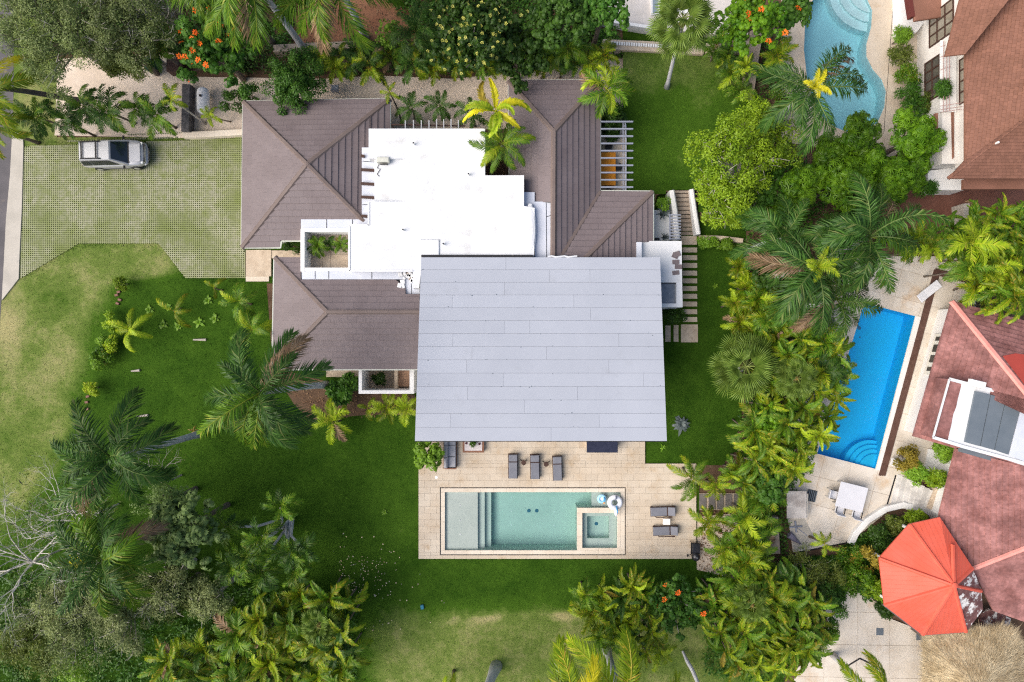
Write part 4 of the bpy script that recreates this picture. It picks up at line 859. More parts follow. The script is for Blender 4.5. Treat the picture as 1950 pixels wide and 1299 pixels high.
# thatch
th = thing('thatched_hut', 'straw thatched roof in the lower right corner', 'hut', P(1860, 1290, 0)); TC = P(1862, 1320, 4.4)
TR = [(1758, 1235), (1766, 1213), (1800, 1207), (1850, 1200), (1905, 1192), (1935, 1200), (1948, 1240), (1952, 1330), (1945, 1420), (1765, 1420), (1756, 1330)]
tr_ = [P(x, y, 2.5) for x, y in TR]; bs_ = MB()
for i in range(len(tr_)): a, b = tr_[i], tr_[(i + 1) % len(tr_)]; bs_.add([TC, a, b], [(0, 1, 2) if (a - TC).xy.cross((b - TC).xy) > 0 else (0, 2, 1)])
B('thatch_core', bs_, m_straw, th); Vs, rn_ = [], []
for k in range(26000):
    i = random.randrange(len(tr_)); a, b = tr_[i], tr_[(i + 1) % len(tr_)]; e = a.lerp(b, random.random()); s_ = math.sqrt(random.random()) * .96 + .04
    p = TC.lerp(e, s_); d = (e - TC).normalized() + Vector((random.gauss(0, .22), random.gauss(0, .22), random.gauss(.05, .10))); L = random.uniform(.2, .55); n_ = Vector((-d.y, d.x, 0)).normalized() * random.uniform(.006, .016)
    p = p + Vector((0, 0, random.uniform(.0, .11))); Vs += [p - n_, p + n_, p + d * L]; c_ = random.random(); rn_ += [c_] * 3
B_t = link('thatch', npmesh('thatch', Vs, np.arange(len(Vs)).reshape(-1, 3), rn_), m_straw, th); B_t['kind'] = 'stuff'
for x, y in ((1775, 1225), (1930, 1212)): c = P(x, y, 2.4); B('post', MB().tube([(c.x, c.y, 0), (c.x, c.y, 2.5)], .09, 8), m_trunkb, th)
tag(B('roof_scrap', MB().prism(PP([(1868, 1168), (1885, 1160), (1925, 1178), (1921, 1200), (1864, 1202)], 1.2), 1.0, 1.2), m_cor2), 'patch of peeling dark roof between the coral roof and the thatch', 'roof')
# brown boards, white loungers and odds round the blue pool
bd = thing('deck_strip', 'long dark brown board strip beside the blue pool', 'deck strip', P(1730, 710, 0))
for k in range(3):
    o_ = (k - 1) * 4.3; B('board', MB().beam(P(1785 + o_, 514, .14), P(1679.5 + o_, 906, .14), .15, .05), m_deckst, bd)
for k in range(3): B('board', MB().beam(P(1781, 513 + k * 4.2, .146), P(1850, 531 + k * 4.2, .146), .14, .05), m_deckst, bd)
dr = MB(); pth = [(1521, 1052), (1560, 1044), (1611, 1034), (1625, 1016), (1662, 984), (1687, 969), (1706, 905)]
for a, b in zip(pth[:-1], pth[1:]): dr.beam(P(*a, .112), P(*b, .112), .09, .02)
tag(B('drain_channel', dr, m_dark), 'dark drain channel edging the blue pool terrace', 'drain')
dr = MB(); pth = [(1600, 1277), (1637, 1254), (1683, 1276), (1686, 1320)]
for a, b in zip(pth[:-1], pth[1:]): dr.beam(P(*a, .075), P(*b, .075), .1, .02)
tag(B('drain_channel', dr, m_dark), 'dark angular line in the lower patio', 'drain')
for i, (x, y, w) in enumerate(((1675.5, 1203, .5), (1751, 1213, .45), (1764, 1294, .6))): tag(B('patio_inlay', MB().box(P(x, y, .066), (w, w, .02)), m_dgrey), 'dark square inlay %s' % ('in the middle of the lower patio', 'at the corner of the coral roof', 'at the edge of the thatch')[i], 'inlay')
cwl = lowwall('curved_wall', 'curved white low wall between terrace and shrub bed', [(1622, 1037), (1631, 1016), (1653, 992), (1688, 970), (1722, 962), (1770, 974), (1788, 985)], .42, .45, m_wall)
ss_ = thing('white_steps', 'worn white stairs from the blue pool terrace to the house', 'stairs', P(1735, 935, 0))
for i in range(8):
    z = .14 + .085 * i; x = 1701 + i * 10.5; B('tread', MB().prism(PP([(x + 8, 903 + i * 5), (x + 18.3, 906 + i * 5), (x + 4, 966 + i * 1.5), (x - 6.3, 966 + i * 1.5)], z), 0, z), M('worn_white_stone', (.50, .48, .45), (.62, .60, .57), .8, 1.5, 9, .12, orn=.3, stain=(.36, .34, .32), sscale=1.2, slo=.5, shi=.75), ss_)
B('landing', MB().prism(PP([(1782, 930), (1800, 935), (1790, 976), (1766, 968)], .8), 0, .8), m_stonel, ss_)
struct('white_court', MB().prism(PP([(1768, 855), (1822, 862), (1800, 935), (1775, 925), (1762, 890)], .2), 0, .2), m_wall)
tag(B('electric_box', MB().bev(P(1704, 881, .5), (.42, .5, .4), .03, -.25), m_wall), 'small white box at the foot of the brown board strip', 'box')
def simple_lounger(px, py, rz, label):
    t = thing('white_sunbed', label, 'sunbed', P(px, py, .1), rz); m = M('white_sling', (.70, .70, .73), (.74, .74, .77))
    B('bed', MB().bev((.33, 0, .33), (1.25, .6, .07), .02), m, t, True); B('backrest', MB().bev((-.58, 0, .37), (.62, .6, .07), .02, 0, 0, .12), m, t, True)
    for x in (-.7, .8):
        for y in (-.25, .25): B('leg', MB().box((x, y, .15), (.05, .05, .3)), m_chrome, t, True)
simple_lounger(1763, 556, R(38), 'white sunbed lying across the brown board strip')
ot = thing('outdoor_table', 'pale grey square table on the blue pool terrace', 'table', P(1612, 942, .1), -R(14)); m_tt = M('pale_table_top', (.60, .60, .63), (.63, .63, .66), .5, 2, 9, .03)
B('tabletop', MB().bev((0, 0, .72), (1.95, 1.75, .05), .015), m_tt, ot, True)
for x in (-.85, .85):
    for y in (-.75, .75): B('leg', MB().box((x, y, .35), (.07, .07, .7)), m_chrome, ot, True)
for x, y, rz, l in ((1578, 938, R(76), 'white chair left of the pale grey table'), (1593, 968, R(166), 'white chair at the near side of the pale grey table, left'), (1625, 976, R(166), 'white chair at the near side of the pale grey table, right')):
    c = thing('patio_chair', l, 'chair', P(x, y, .1), rz, 'chairs at the pale grey table')
    B('seat', MB().bev((0, -.1, .43), (.6, .6, .06), .02), m_tt, c, True); B('backrest', MB().bev((0, .27, .7), (.6, .06, .5), .02, 0, R(-14)), m_tt, c, True)
    for a in (-.27, .27): B('leg', MB().box((a, -.36, .21), (.04, .04, .42)), m_chrome, c, True); B('leg', MB().box((a, .2, .21), (.04, .04, .42)), m_chrome, c, True); B('armrest', MB().box((a * 1.1, -.05, .62), (.05, .55, .03)), m_dark, c, True)
bn = thing('concrete_counter', 'lichen stained concrete counter at the terrace edge', 'counter', P(1517, 961, 0)); B('top', MB().bev(P(1517, 961, .95), (1.36, 1.9, .1), .02), M('stained_counter', (.30, .27, .25), (.5, .47, .44), .85, 1.2, 9, .2), bn); B('base', MB().box(P(1518, 961, .45), (1.15, 1.7, .88)), m_conc, bn)
gg = thing('floor_grate', 'black slatted grate beside the concrete counter', 'grate', P(1545, 944, .1)); B('tray', MB().box(P(1545, 944, .13), (.62, .8, .05), -.24), m_dark, gg)
for k in range(6): B('slat', MB().box(P(1537 + k * 3.3, 942 + k * .8, .17), (.05, .76, .03), -.24), m_dgrey, gg)
um = thing('folded_umbrella', 'closed purple grey umbrella lying on the terrace', 'umbrella', P(1513, 1028, .1)); B('canopy', MB().tube([P(1502, 1018, .3), P(1510, 1025, .3), P(1524, 1036, .22)], [.24, .2, .04], 8), M('purple_grey_cloth', (.13, .12, .17), (.18, .17, .23)), um); B('pole', MB().tube([P(1500, 1016, .3), P(1527, 1038, .2)], .025, 6), m_chrome, um)
us = thing('umbrella_stand', 'dark cross shaped stand with slanting pole on the terrace', 'stand', P(1515, 1003, .1)); B('foot', MB().box(P(1515, 1003, .15), (.9, .1, .1), .1).box(P(1515, 1003, .16), (.1, .8, .1), .1), m_metal, us); B('pole', MB().tube([P(1515, 1003, .2), P(1537, 1020, 1.2)], .035, 6), m_metal, us)
tag(B('cement_patch', MB().sheet([PP([(1500, 990), (1532, 988), (1560, 1040), (1512, 1048)], .105)], .108), m_conc), 'grey cement floor patch under the umbrella stand', 'floor patch')
# ------------------------------------------------------------------ walls of the north side and the boundary
lowwall('boundary_wall', 'rough stone boundary wall behind the trees', [(520, 92), (610, 87), (700, 84)], .5, .9, m_stone)
bw = lowwall('stone_wall', 'pale stone wall with row of vent blocks near the fan palm', [(1148, 84), (1240, 88), (1340, 94)], .7, .8, m_stonel)
for i in range(26): B('vent_block', MB().box(P(1166 + i * 4.6, 82.5 + i * .28, .86), (.11, .22, .12)), m_wall, bw)
lowwall('stone_wall', 'pale rubble wall running right of the fan palm', [(1345, 93), (1428, 88)], .8, .9, m_stonel); lowwall('stone_wall', 'rubble wall along the raised lawn below the orange flowering tree', [(1446, 40), (1436, 100), (1424, 185)], .8, 1.0, m_stone)
lowwall('stone_wall', 'dark stone wall beside the white gas tank', [(354, 160), (353, 205), (352, 250)], .55, .8, M('dark_stone', (.06, .058, .06), (.13, .12, .12), .95, 2.5, 10, .5)); lowwall('garden_wall', 'low cream garden wall beside the brown roof', [(347, 256), (372, 256), (463, 251)], .42, .5, m_cope)
lowwall('boundary_wall', 'narrow stone wall beside the terrace counter', [(1474, 985), (1476, 1020), (1478, 1055)], .6, .9, m_stone); lowwall('retaining_wall', 'short brown stone wall behind the low green hedge', [(1332, 452), (1375, 453), (1415, 458)], .3, .5, m_stonel)
sl_ = thing('stone_steps', 'dark slab steps at the terrace corner', 'steps', P(1375, 955, 0))
for x in (1338, 1355, 1371, 1387, 1403, 1417): B('slab', MB().box(P(x, 955, .08), (.44, 1.05, .16)), m_greyst, sl_)
B('riser', MB().box(P(1378, 955, .05), (3.4, 1.15, .08)), m_stonel, sl_)
# ------------------------------------------------------------------ pool furniture
def lounger(px, py, rz, label, grp, arm=False):
    t = thing('sun_lounger', label, 'sun lounger', P(px, py, DZ), rz, grp)       # head at +y
    B('frame', MB().box((-.31, 0, .25), (.06, 1.75, .07)).box((.31, 0, .25), (.06, 1.75, .07)).box((0, .84, .27), (.68, .08, .08)).box((0, -.84, .25), (.6, .06, .06)), m_brownw, t, True)
    B('seat_cushion', MB().bev((0, -.29, .335), (.60, 1.15, .11), .03), m_cush, t, True); B('back_cushion', MB().bev((0, .57, .43), (.60, .55, .11), .03, 0, R(22)), m_cush, t, True)
    B('head_roll', MB().bev((0, .30, .37), (.60, .06, .10), .02), m_brownw, t, True)
    for x in (-.3, .3):
        for y in (-.75, .75): B('leg', MB().box((x, y, .12), (.06, .06, .24)), m_brownw, t, True)
    if arm: B('armrest', MB().box((.36, .02, .47), (.05, 1.1, .05)).box((.36, .5, .5), (.08, .2, .09)).box((.36, -.5, .36), (.04, .04, .2)), m_brownw, t, True)
G1 = 'loungers facing the pool'
lounger(977, 886, 0, 'dark grey lounger nearest the sofa', G1); lounger(1018.5, 887, R(1), 'dark grey lounger between the two small black tables', G1); lounger(1061, 890, R(2), 'dark grey lounger nearest the dark tiled table', G1)
lounger(1260.5, 972, R(-88), 'dark grey lounger above the small white table', 'loungers at the terrace end', True); lounger(1265.5, 1008.5, R(-88), 'dark grey lounger below the small white table', 'loungers at the terrace end', True)
for x, y, l in ((997, 879, 'small black table between left and middle loungers'), (1039.5, 882, 'small black table between middle and right loungers')):
    t = thing('side_table', l, 'side table', P(x, y, DZ), 0, 'black side tables'); B('top', MB().lathe((0, 0, .38), [(.16, 0), (.18, .02), (.18, .04), (.15, .05)], 12), m_brownw, t, True)
    for k in range(3): a = k * 2.094 + .5; B('leg', MB().tube([(.05 * math.cos(a), .05 * math.sin(a), .39), (.26 * math.cos(a), .26 * math.sin(a), 0)], .03, 5), m_dark, t, True)
t = thing('white_side_table', 'small white square table between the two end loungers', 'side table', P(1267, 991, DZ)); B('top', MB().bev((0, 0, .4), (.5, .42, .04), .01), m_wall, t, True)
for x in (-.2, .2):
    for y in (-.16, .16): B('leg', MB().box((x, y, .2), (.035, .035, .39)), m_wall, t, True)
sf = thing('sofa', 'light grey outdoor sofa with brown frame under the roof edge', 'sofa', P(858.5, 862, DZ))
B('frame', MB().box((0, .2, .2), (.86, 2.45, .12)).box((-.43, .2, .4), (.05, 2.45, .6)).box((.02, -1.03, .36), (.8, .07, .4)), m_wood, sf, True)
for k in range(3): y = -.58 + k * .78; B('seat_cushion', MB().bev((.1, y, .38), (.56, .76, .2), .05), m_cushl, sf, True); B('back_cushion', MB().bev((-.28, y, .62), (.24, .75, .45), .07, 0, 0, R(-8)), m_cushl, sf, True)
for x in (-.38, .36):
    for y in (-.95, 1.35): B('leg', MB().box((x, y, .08), (.07, .07, .16)), m_wood, sf, True)
ct = thing('coffee_table', 'brown framed coffee table with pale tiled top', 'coffee table', P(902, 846, DZ)); B('frame', MB().bev((0, 0, .36), (1.5, 1.05, .1), .02), m_wood, ct, True); B('inlay', MB().box((0, 0, .415), (1.22, .78, .02)), M('pale_pattern_tile', (.52, .46, .46), (.6, .55, .54), .5, 9, 20, .3), ct, True)
for x in (-.66, .66):
    for y in (-.45, .45): B('leg', MB().box((x, y, .16), (.08, .08, .32)), m_wood, ct, True)
for x, y, l in ((888, 844, 'small dark bowl at the left on the coffee table'), (913, 845.5, 'small dark bowl at the right on the coffee table')): tag(B('bowl', MB().lathe(P(x, y, DZ + .43), [(.04, 0), (.08, .05), (.07, .05), (.03, .02)], 10), M('maroon_glaze', (.07, .015, .025))), l, 'bowl')
bt = thing('tiled_table', 'long dark blue tiled table under the roof edge', 'table', P(1144, 845, DZ)); B('tabletop', MB().bev((0, 0, .78), (2.15, 1.0, .06), .015), M('navy_tile', (.022, .026, .05), (.032, .036, .065), .3, 4, 14, .2), bt, True)
for x in (-.95, .95): B('support', MB().box((x, .05, .37), (.2, .7, .75)), m_stonel, bt, True)
bq = thing('kettle_barbecue', 'black kettle barbecue with side table at the terrace corner', 'barbecue', P(1319, 1046, DZ)); bqm = M('gloss_black', (.012, .013, .016), (.02, .02, .024), .25, spec=.6)
B('bowl', MB().lathe((.02, -.28, .55), [(.1, 0), (.24, .08), (.3, .2), (.3, .24)], 16), bqm, bq, True); B('lid', MB().lathe((.02, -.28, .80), [(.3, 0), (.29, .06), (.22, .17), (.1, .22)], 16), bqm, bq, True); B('lid_handle', MB().box((.02, -.28, 1.05), (.14, .04, .06)), m_chrome, bq, True)
B('side_table', MB().bev((.04, .26, .78), (.5, .72, .05), .015), bqm, bq, True); B('towel_bar', MB().tube([(-.35, .64, .8), (.2, .62, .8)], .03, 6), m_dark, bq, True); B('lower_shelf', MB().box((.04, .1, .2), (.45, .8, .03)), m_dark, bq, True)
for x, y in ((-.17, .58), (.25, .58), (-.17, -.35), (.25, -.35)): B('leg', MB().box((x, y, .38), (.035, .035, .76)), m_dark, bq, True)
for x in (-.42, .3): B('wheel', MB().tube([(x, -.42, .09), (x + .05, -.42, .09)], .09, 10), m_dark, bq, True)
def ring(R_, r, n=28, m=10):
    mb = MB(); v = []; f = []
    for i in range(n):
        a = 2 * PI * i / n
        for j in range(m): b = 2 * PI * j / m; v.append(((R_ + r * math.cos(b)) * math.cos(a), (R_ + r * math.cos(b)) * math.sin(a), r * .8 * math.sin(b)))
    for i in range(n):
        for j in range(m): f.append((i * m + j, ((i + 1) % n) * m + j, ((i + 1) % n) * m + (j + 1) % m, i * m + (j + 1) % m))
    return mb.add(v, f)
m_fw = M('white_vinyl', (.70, .73, .82), (.78, .80, .86), .3, 2, 4, .05, spec=.5); m_fb = M('blue_vinyl', (.06, .30, .62), (.10, .38, .70), .3, spec=.5); m_flb = M('sky_vinyl', (.30, .58, .80), (.42, .68, .86), .3, 3, 5, .1, spec=.5)
fl_ = thing('swim_ring', 'large white swim ring with blue head and tail across the spa wall', 'swim ring', P(1171, 957, .33)); B('ring', ring(.37, .17), m_fw, fl_, True, True)
nk = MB(); nk.tube([(.02, -.3, .1), (.05, -.55, .3), (.03, -.72, .32), (.05, -.9, .18)], [.12, .13, .12, .06], 8); B('neck', nk, m_fw, fl_, True, True); B('crest', MB().tube([(.06, -.18, .2), (.11, -.5, .36), (.12, -.66, .38)], [.04, .07, .03], 6), m_fb, fl_, True, True); B('tail', MB().tube([(.0, .2, .2), (.02, .42, .25), (.03, .62, .3)], [.06, .08, .02], 6), m_metal, fl_, True, True)
f2 = thing('baby_float', 'light blue float with white middle beside the swim ring', 'float', P(1146, 950, .2)); B('ring', ring(.22, .11), m_flb, f2, True, True); B('seat', MB().lathe((0, 0, -.05), [(.2, 0), (.2, .06), (.15, .08)], 14), m_fw, f2, True); B('fin', MB().tube([(.12, .15, .12), (.18, 0, .16), (.12, -.18, .12)], [.03, .08, .03], 6), m_fb, f2, True); B('beak', MB().lathe((.14, -.27, .08), [(.06, 0), (.05, .05)], 8), m_orange, f2, True)
# ------------------------------------------------------------------ car
car = thing('parked_suv', 'silver sport utility car with roof rack parked on the grass pavers', 'car', P(231, 299, .03), R(1.5)); car.scale = (.89, 1, 1)
m_car = M('silver_paint', (.46, .46, .475), (.49, .49, .505), .32, .5, 3, .02, spec=.6, metal=.3); m_trim = M('grey_cladding', (.12, .12, .13), (.15, .15, .16), .5); m_glass = M('car_glass', (.008, .012, .018), (.012, .018, .028), .05, spec=.8)
def loft(mb, secs):
    n = len(secs[0]); v = [p for s_ in secs for p in s_]; f = []
    for i in range(len(secs) - 1):
        for k in range(n - 1): f.append((i * n + k, i * n + k + 1, (i + 1) * n + k + 1, (i + 1) * n + k))
    f += [tuple(range(n))[::-1], tuple((len(secs) - 1) * n + k for k in range(n))]; return mb.add(v, f)
def sec(x, w, zb, zt): return [(x, -w * .93, zb), (x, -w, zb + .2), (x, -w, zt - .16), (x, -w * .95, zt - .04), (x, -w * .8, zt), (x, 0, zt + .03), (x, w * .8, zt), (x, w * .95, zt - .04), (x, w, zt - .16), (x, w, zb + .2), (x, w * .93, zb)]
bd_ = loft(MB(), [sec(-2.40, .68, .45, .93), sec(-2.30, .85, .38, 1.02), sec(-1.2, .92, .32, 1.06), sec(0, .92, .30, 1.06), sec(.95, .92, .32, 1.06), sec(1.2, .91, .34, 1.04), sec(1.85, .87, .36, .98), sec(2.15, .78, .40, .90), sec(2.34, .58, .45, .78)])
B('body', bd_, m_car, car, True, True)
cb0 = [(-2.27, .84), (1.18, .84)]; gh = MB(); lo_ = [(-2.30, -.86, 1.03), (1.22, -.86, 1.03), (1.22, .86, 1.03), (-2.30, .86, 1.03)]; hi_ = [(-2.12, -.65, 1.74), (.22, -.65, 1.76), (.22, .65, 1.76), (-2.12, .65, 1.74)]
gh.add(lo_ + hi_, [(4, 5, 6, 7), (0, 1, 5, 4), (1, 2, 6, 5), (2, 3, 7, 6), (3, 0, 4, 7)]); B('cabin', gh, m_car, car, True)
B('roof_panel', MB().bev((-.95, 0, 1.765), (2.32, 1.26, .07), .035), m_car, car, True)
for k in range(5): B('roof_ridge', MB().box((-1.25, -.42 + k * .21, 1.80), (1.3, .03, .02)), m_car, car, True)
def quad_on(a, b, c, d, u0, u1, v0, v1, out):
    a, b, c, d = map(Vector, (a, b, c, d)); g_ = lambda u, v: a.lerp(b, u).lerp(d.lerp(c, u), v) + Vector(out); return [g_(u0, v0), g_(u1, v0), g_(u1, v1), g_(u0, v1)]
for s_ in (-1, 1):
    l = [(x, y, z) for x, y, z in ((lo_[0][0], s_ * .86, 1.03), (lo_[1][0], s_ * .86, 1.03), (hi_[1][0], s_ * .65, 1.76), (hi_[0][0], s_ * .65, 1.74))]
    for u0, u1 in ((.03, .24), (.27, .52), (.55, .86)): B('side_window', MB().slab(quad_on(*l, u0, u1, .16, .88, (0, s_ * .035, .01)), .012), m_glass, car, True)
B('windscreen', MB().slab(quad_on(lo_[1], lo_[2], hi_[2], hi_[1], .06, .94, .06, .95, (.012, 0, .01)), .006), m_glass, car, True); B('rear_window', MB().slab(quad_on(lo_[3], lo_[0], hi_[0], hi_[3], .1, .9, .2, .85, (-.012, 0, .01)), .006), m_glass, car, True)
B('bonnet', MB().bev((1.68, 0, 1.02), (.85, 1.25, .05), .03, 0, 0, R(5)), m_car, car, True); B('cowl', MB().box((1.2, 0, 1.06), (.14, 1.5, .03)), m_dark, car, True)
B('front_bumper', loft(MB(), [sec(2.2, .80, .34, .68), sec(2.38, .66, .38, .62), sec(2.5, .42, .42, .56)]), m_car, car, True, True); B('grille', MB().box((2.27, 0, .78), (.1, 1.2, .14)), m_dark, car, True)
for s_ in (-1, 1):
    B('roof_rail', MB().tube([(-2.0, s_ * .56, 1.80), (-1.9, s_ * .57, 1.87), (-.6, s_ * .58, 1.88), (-.45, s_ * .58, 1.81)], .045, 6), m_dark, car, True); B('headlight', MB().bev((2.12, s_ * .64, .84), (.22, .22, .13), .03), m_chrome, car, True); B('tail_light', MB().box((-2.33, s_ * .72, .95), (.06, .16, .3)), M('red_lens', (.35, .01, .01), rough=.2), car, True)
    B('mirror', MB().bev((.92, s_ * 1.02, 1.12), (.14, .22, .15), .03), m_dark, car, True); B('cladding', MB().box((0, s_ * .92, .48), (2.1, .05, .18)), m_trim, car, True)
    for x in (-1.42, 1.45):
        w_ = B('wheel', MB().tube([(x, s_ * .74, .36), (x, s_ * .95, .36)], .36, 20), m_dark, car, True); B('rim', MB().tube([(x, s_ * .945, .36), (x, s_ * .962, .36)], [.23, .21], 12), m_chrome, w_, True)
for x in (-1.85, -.75): B('roof_bar', MB().box((x, 0, 1.89), (.09, 1.2, .04)), m_dark, car, True)
# gas tank, bins
gtk = thing('gas_tank', 'white horizontal gas tank beside the dark stone wall', 'gas tank', P(387, 192, 0)); q0, q1_ = P(387, 167, .9), P(387, 217, .9); L_ = (q0 - q1_).y
B('shell', MB().tube([q1_ + Vector((0, L_ * t, 0)) for t in (0, .03, .1, .2, .8, .9, .97, 1)], [.12, .26, .38, .42, .42, .38, .26, .12], 18), M('dirty_white_paint', (.62, .62, .64), (.70, .70, .72), .45, 1, 5, .08, stain=(.3, .24, .2), sscale=3, slo=.62, shi=.72), gtk, smooth=True)
for t in (.2, .8): c = q1_ + Vector((0, L_ * t, 0)); B('foot', MB().box((c.x, c.y, .25), (.5, .15, .5)), m_conc, gtk)
B('valve', MB().lathe((q0.x, (q0.y + q1_.y) / 2 + .2, 1.3), [(.09, 0), (.09, .1), (.05, .14)], 10), m_dark, gtk)
bin_ = thing('green_bin', 'dark green wheeled bin under the palms', 'bin', P(297, 131, 0)); bc = P(297, 131, 0); mbn = M('bin_green', (.012, .07, .045), (.016, .085, .055), .5); B('body', MB().bev((bc.x, bc.y, .5), (.5, .8, 1.0), .04), mbn, bin_); B('lid', MB().bev((bc.x, bc.y, 1.04), (.56, .86, .08), .03), mbn, bin_)
bx = thing('brown_crate', 'dark brown wooden crate beside the orange flowering tree', 'crate', P(343, 133, 0)); bc = P(343, 133, 0)
B('body', MB().box((bc.x, bc.y, .4), (1.0, .9, .8)), m_brownw, bx)
for k in range(5): B('lid_board', MB().box((bc.x, bc.y - .38 + k * .19, .83), (1.06, .175, .05)), m_brownw, bx)
ch = thing('folded_chair', 'grey blue metal chair behind the brown roof', 'chair', P(641, 173, .0)); bc = P(641, 173, .0); B('seat', MB().bev((bc.x, bc.y, .45), (.5, .5, .04), .01), m_metal, ch); B('backrest', MB().bev((bc.x + .05, bc.y - .28, .75), (.5, .05, .5), .01), m_metal, ch)
for a in (-.2, .2): B('leg', MB().box((bc.x + a, bc.y + .2, .22), (.03, .03, .43)), m_metal, ch); B('leg', MB().box((bc.x + a, bc.y - .2, .22), (.03, .03, .43)), m_metal, ch)
tag(B('blue_box', MB().bev(P(804, 1156, .08), (.22, .30, .16), .02, .15), M('faded_blue', (.03, .16, .24))), 'small blue box lying on the lawn', 'box')
for i in range(11):                                    # brick edging of the left garden
    x, y = ((223, 548), (226, 556), (222, 562), (228, 571), (224, 578), (168, 731), (166, 741), (167, 755), (165, 766), (166, 779), (216, 668))[i]
    tag(B('edging_brick', MB().bev(P(x, y, .06), (.24, .16, .12), .02, random.uniform(-.4, .4)), M('edging_clay', (.17, .085, .06), (.23, .12, .09))), 'brown edging brick along the left garden, %s of the row' % ('first second third fourth fifth sixth seventh eighth ninth tenth eleventh'.split()[i]), 'brick', 'garden edging bricks')
for x, y, rz, l, L_ in ((258, 706, .1, 'short grey log on the left lawn', .6), (271, 792, .12, 'pale fallen palm sheath above the leaning palm', .8), (380, 647, .0, 'thin brown branch lying below the young palms', .9), (938, 1279, 1.0, 'log', 0)):
    if L_: tag(B('fallen_branch', MB().tube([P(x, y, .08) - Vector((L_ / 2, L_ * rz / 2, 0)), P(x, y, .08) + Vector((L_ / 2, L_ * rz / 2, 0))], [.05, .09], 7), m_branch), l, 'branch')
# ------------------------------------------------------------------ vegetation
def frond_mesh(name, L, n, ll, w, th0, dth, plum, vf, hang, bend, seed, pet=.12):
    r = random.Random(seed); mb = MB(); N = 22; pos = [Vector((0, 0, 0))]; tan = []
    for i in range(N):
        s = i / N; th = th0 - dth * s ** 1.25; ph = bend * s ** 1.5; d = Vector((math.cos(th) * math.cos(ph), math.cos(th) * math.sin(ph), math.sin(th))); tan.append(d); pos.append(pos[-1] + d * L / N)
    tan.append(tan[-1])
    def at(s): f = s * N; i = min(int(f), N - 1); return pos[i].lerp(pos[i + 1], f - i), tan[i]
    mb._c = .93; mb.tube(pos[::2], [L * .012 * (1 - .85 * i / (len(pos[::2]) - 1)) + .004 for i in range(len(pos[::2]))], 4)
    for k in range(n):
        s = pet + (1 - pet) * (k + .5) / n; p, t = at(s); sd_ = Vector((0, 0, 1)).cross(t); sd_ = sd_.normalized() if sd_.length > .05 else Vector((0, 1, 0)); up = t.cross(sd_)
        prof = min(1, .45 + 2.2 * (s - pet)) * (1 - .62 * max(0, (s - .45) / .55) ** 1.6); a = R(66) - R(40) * s
        for sg in (-1, 1):
            l = ll * prof * r.uniform(.85, 1.12); aa = a + r.gauss(0, .09); pl = vf + r.gauss(0, plum)
            d = t * math.cos(aa) + (sd_ * sg * math.cos(pl) + up * math.sin(pl)) * math.sin(aa); d.normalize(); wv = (t - d * t.dot(d)).normalized() * (w * .5)
            g_ = Vector((0, 0, -1)); m1 = p + d * l * .5 + g_ * l * hang * .22; tp = p + d * l * .95 + g_ * l * hang * .85
            mb._c = min(1, max(0, r.gauss(.42, .3) + .15 * (s - .5)))
            mb.add([p - wv * .5, p + wv * .5, m1 + wv, m1 - wv, tp], [(0, 1, 2, 3), (3, 2, 4)])
    return mb.mesh(name)
STY = dict(royal=(3.8, 64, 1.08, .062, .36, .15, .65), coco=(3.6, 54, .85, .062, .12, .10, .55), areca=(2.0, 34, .66, .06, .18, .35, .35), broad=(2.4, 44, .44, .10, .10, .42, .3), head=(1.7, 38, .5, .045, .45, .2, .2), feather=(2.4, 38, .7, .065, .22, .1, .4))
FC = {}
def fronds(style, mat):
    k = (style, mat.name)
    if k not in FC:
        L, n, ll, w, pl, vf, hg = STY[style]; out = []
        for ci, (t0, dt) in enumerate(((72, 70), (48, 85), (18, 72))):
            row = []
            for v in range(3):
                me = frond_mesh('frond', L, n, ll, w, R(t0 + v * 4), R(dt + v * 10), pl, vf, hg, (v - 1) * dict(broad=1.4, royal=.85).get(style, .6), hash_(style) * 31 + ci * 7 + v); me.materials.append(mat); row.append(me)
            out.append(row)
        FC[k] = out
    return FC[k]
def hash_(s): return sum(ord(c) * (i + 3) for i, c in enumerate(s)) % 997
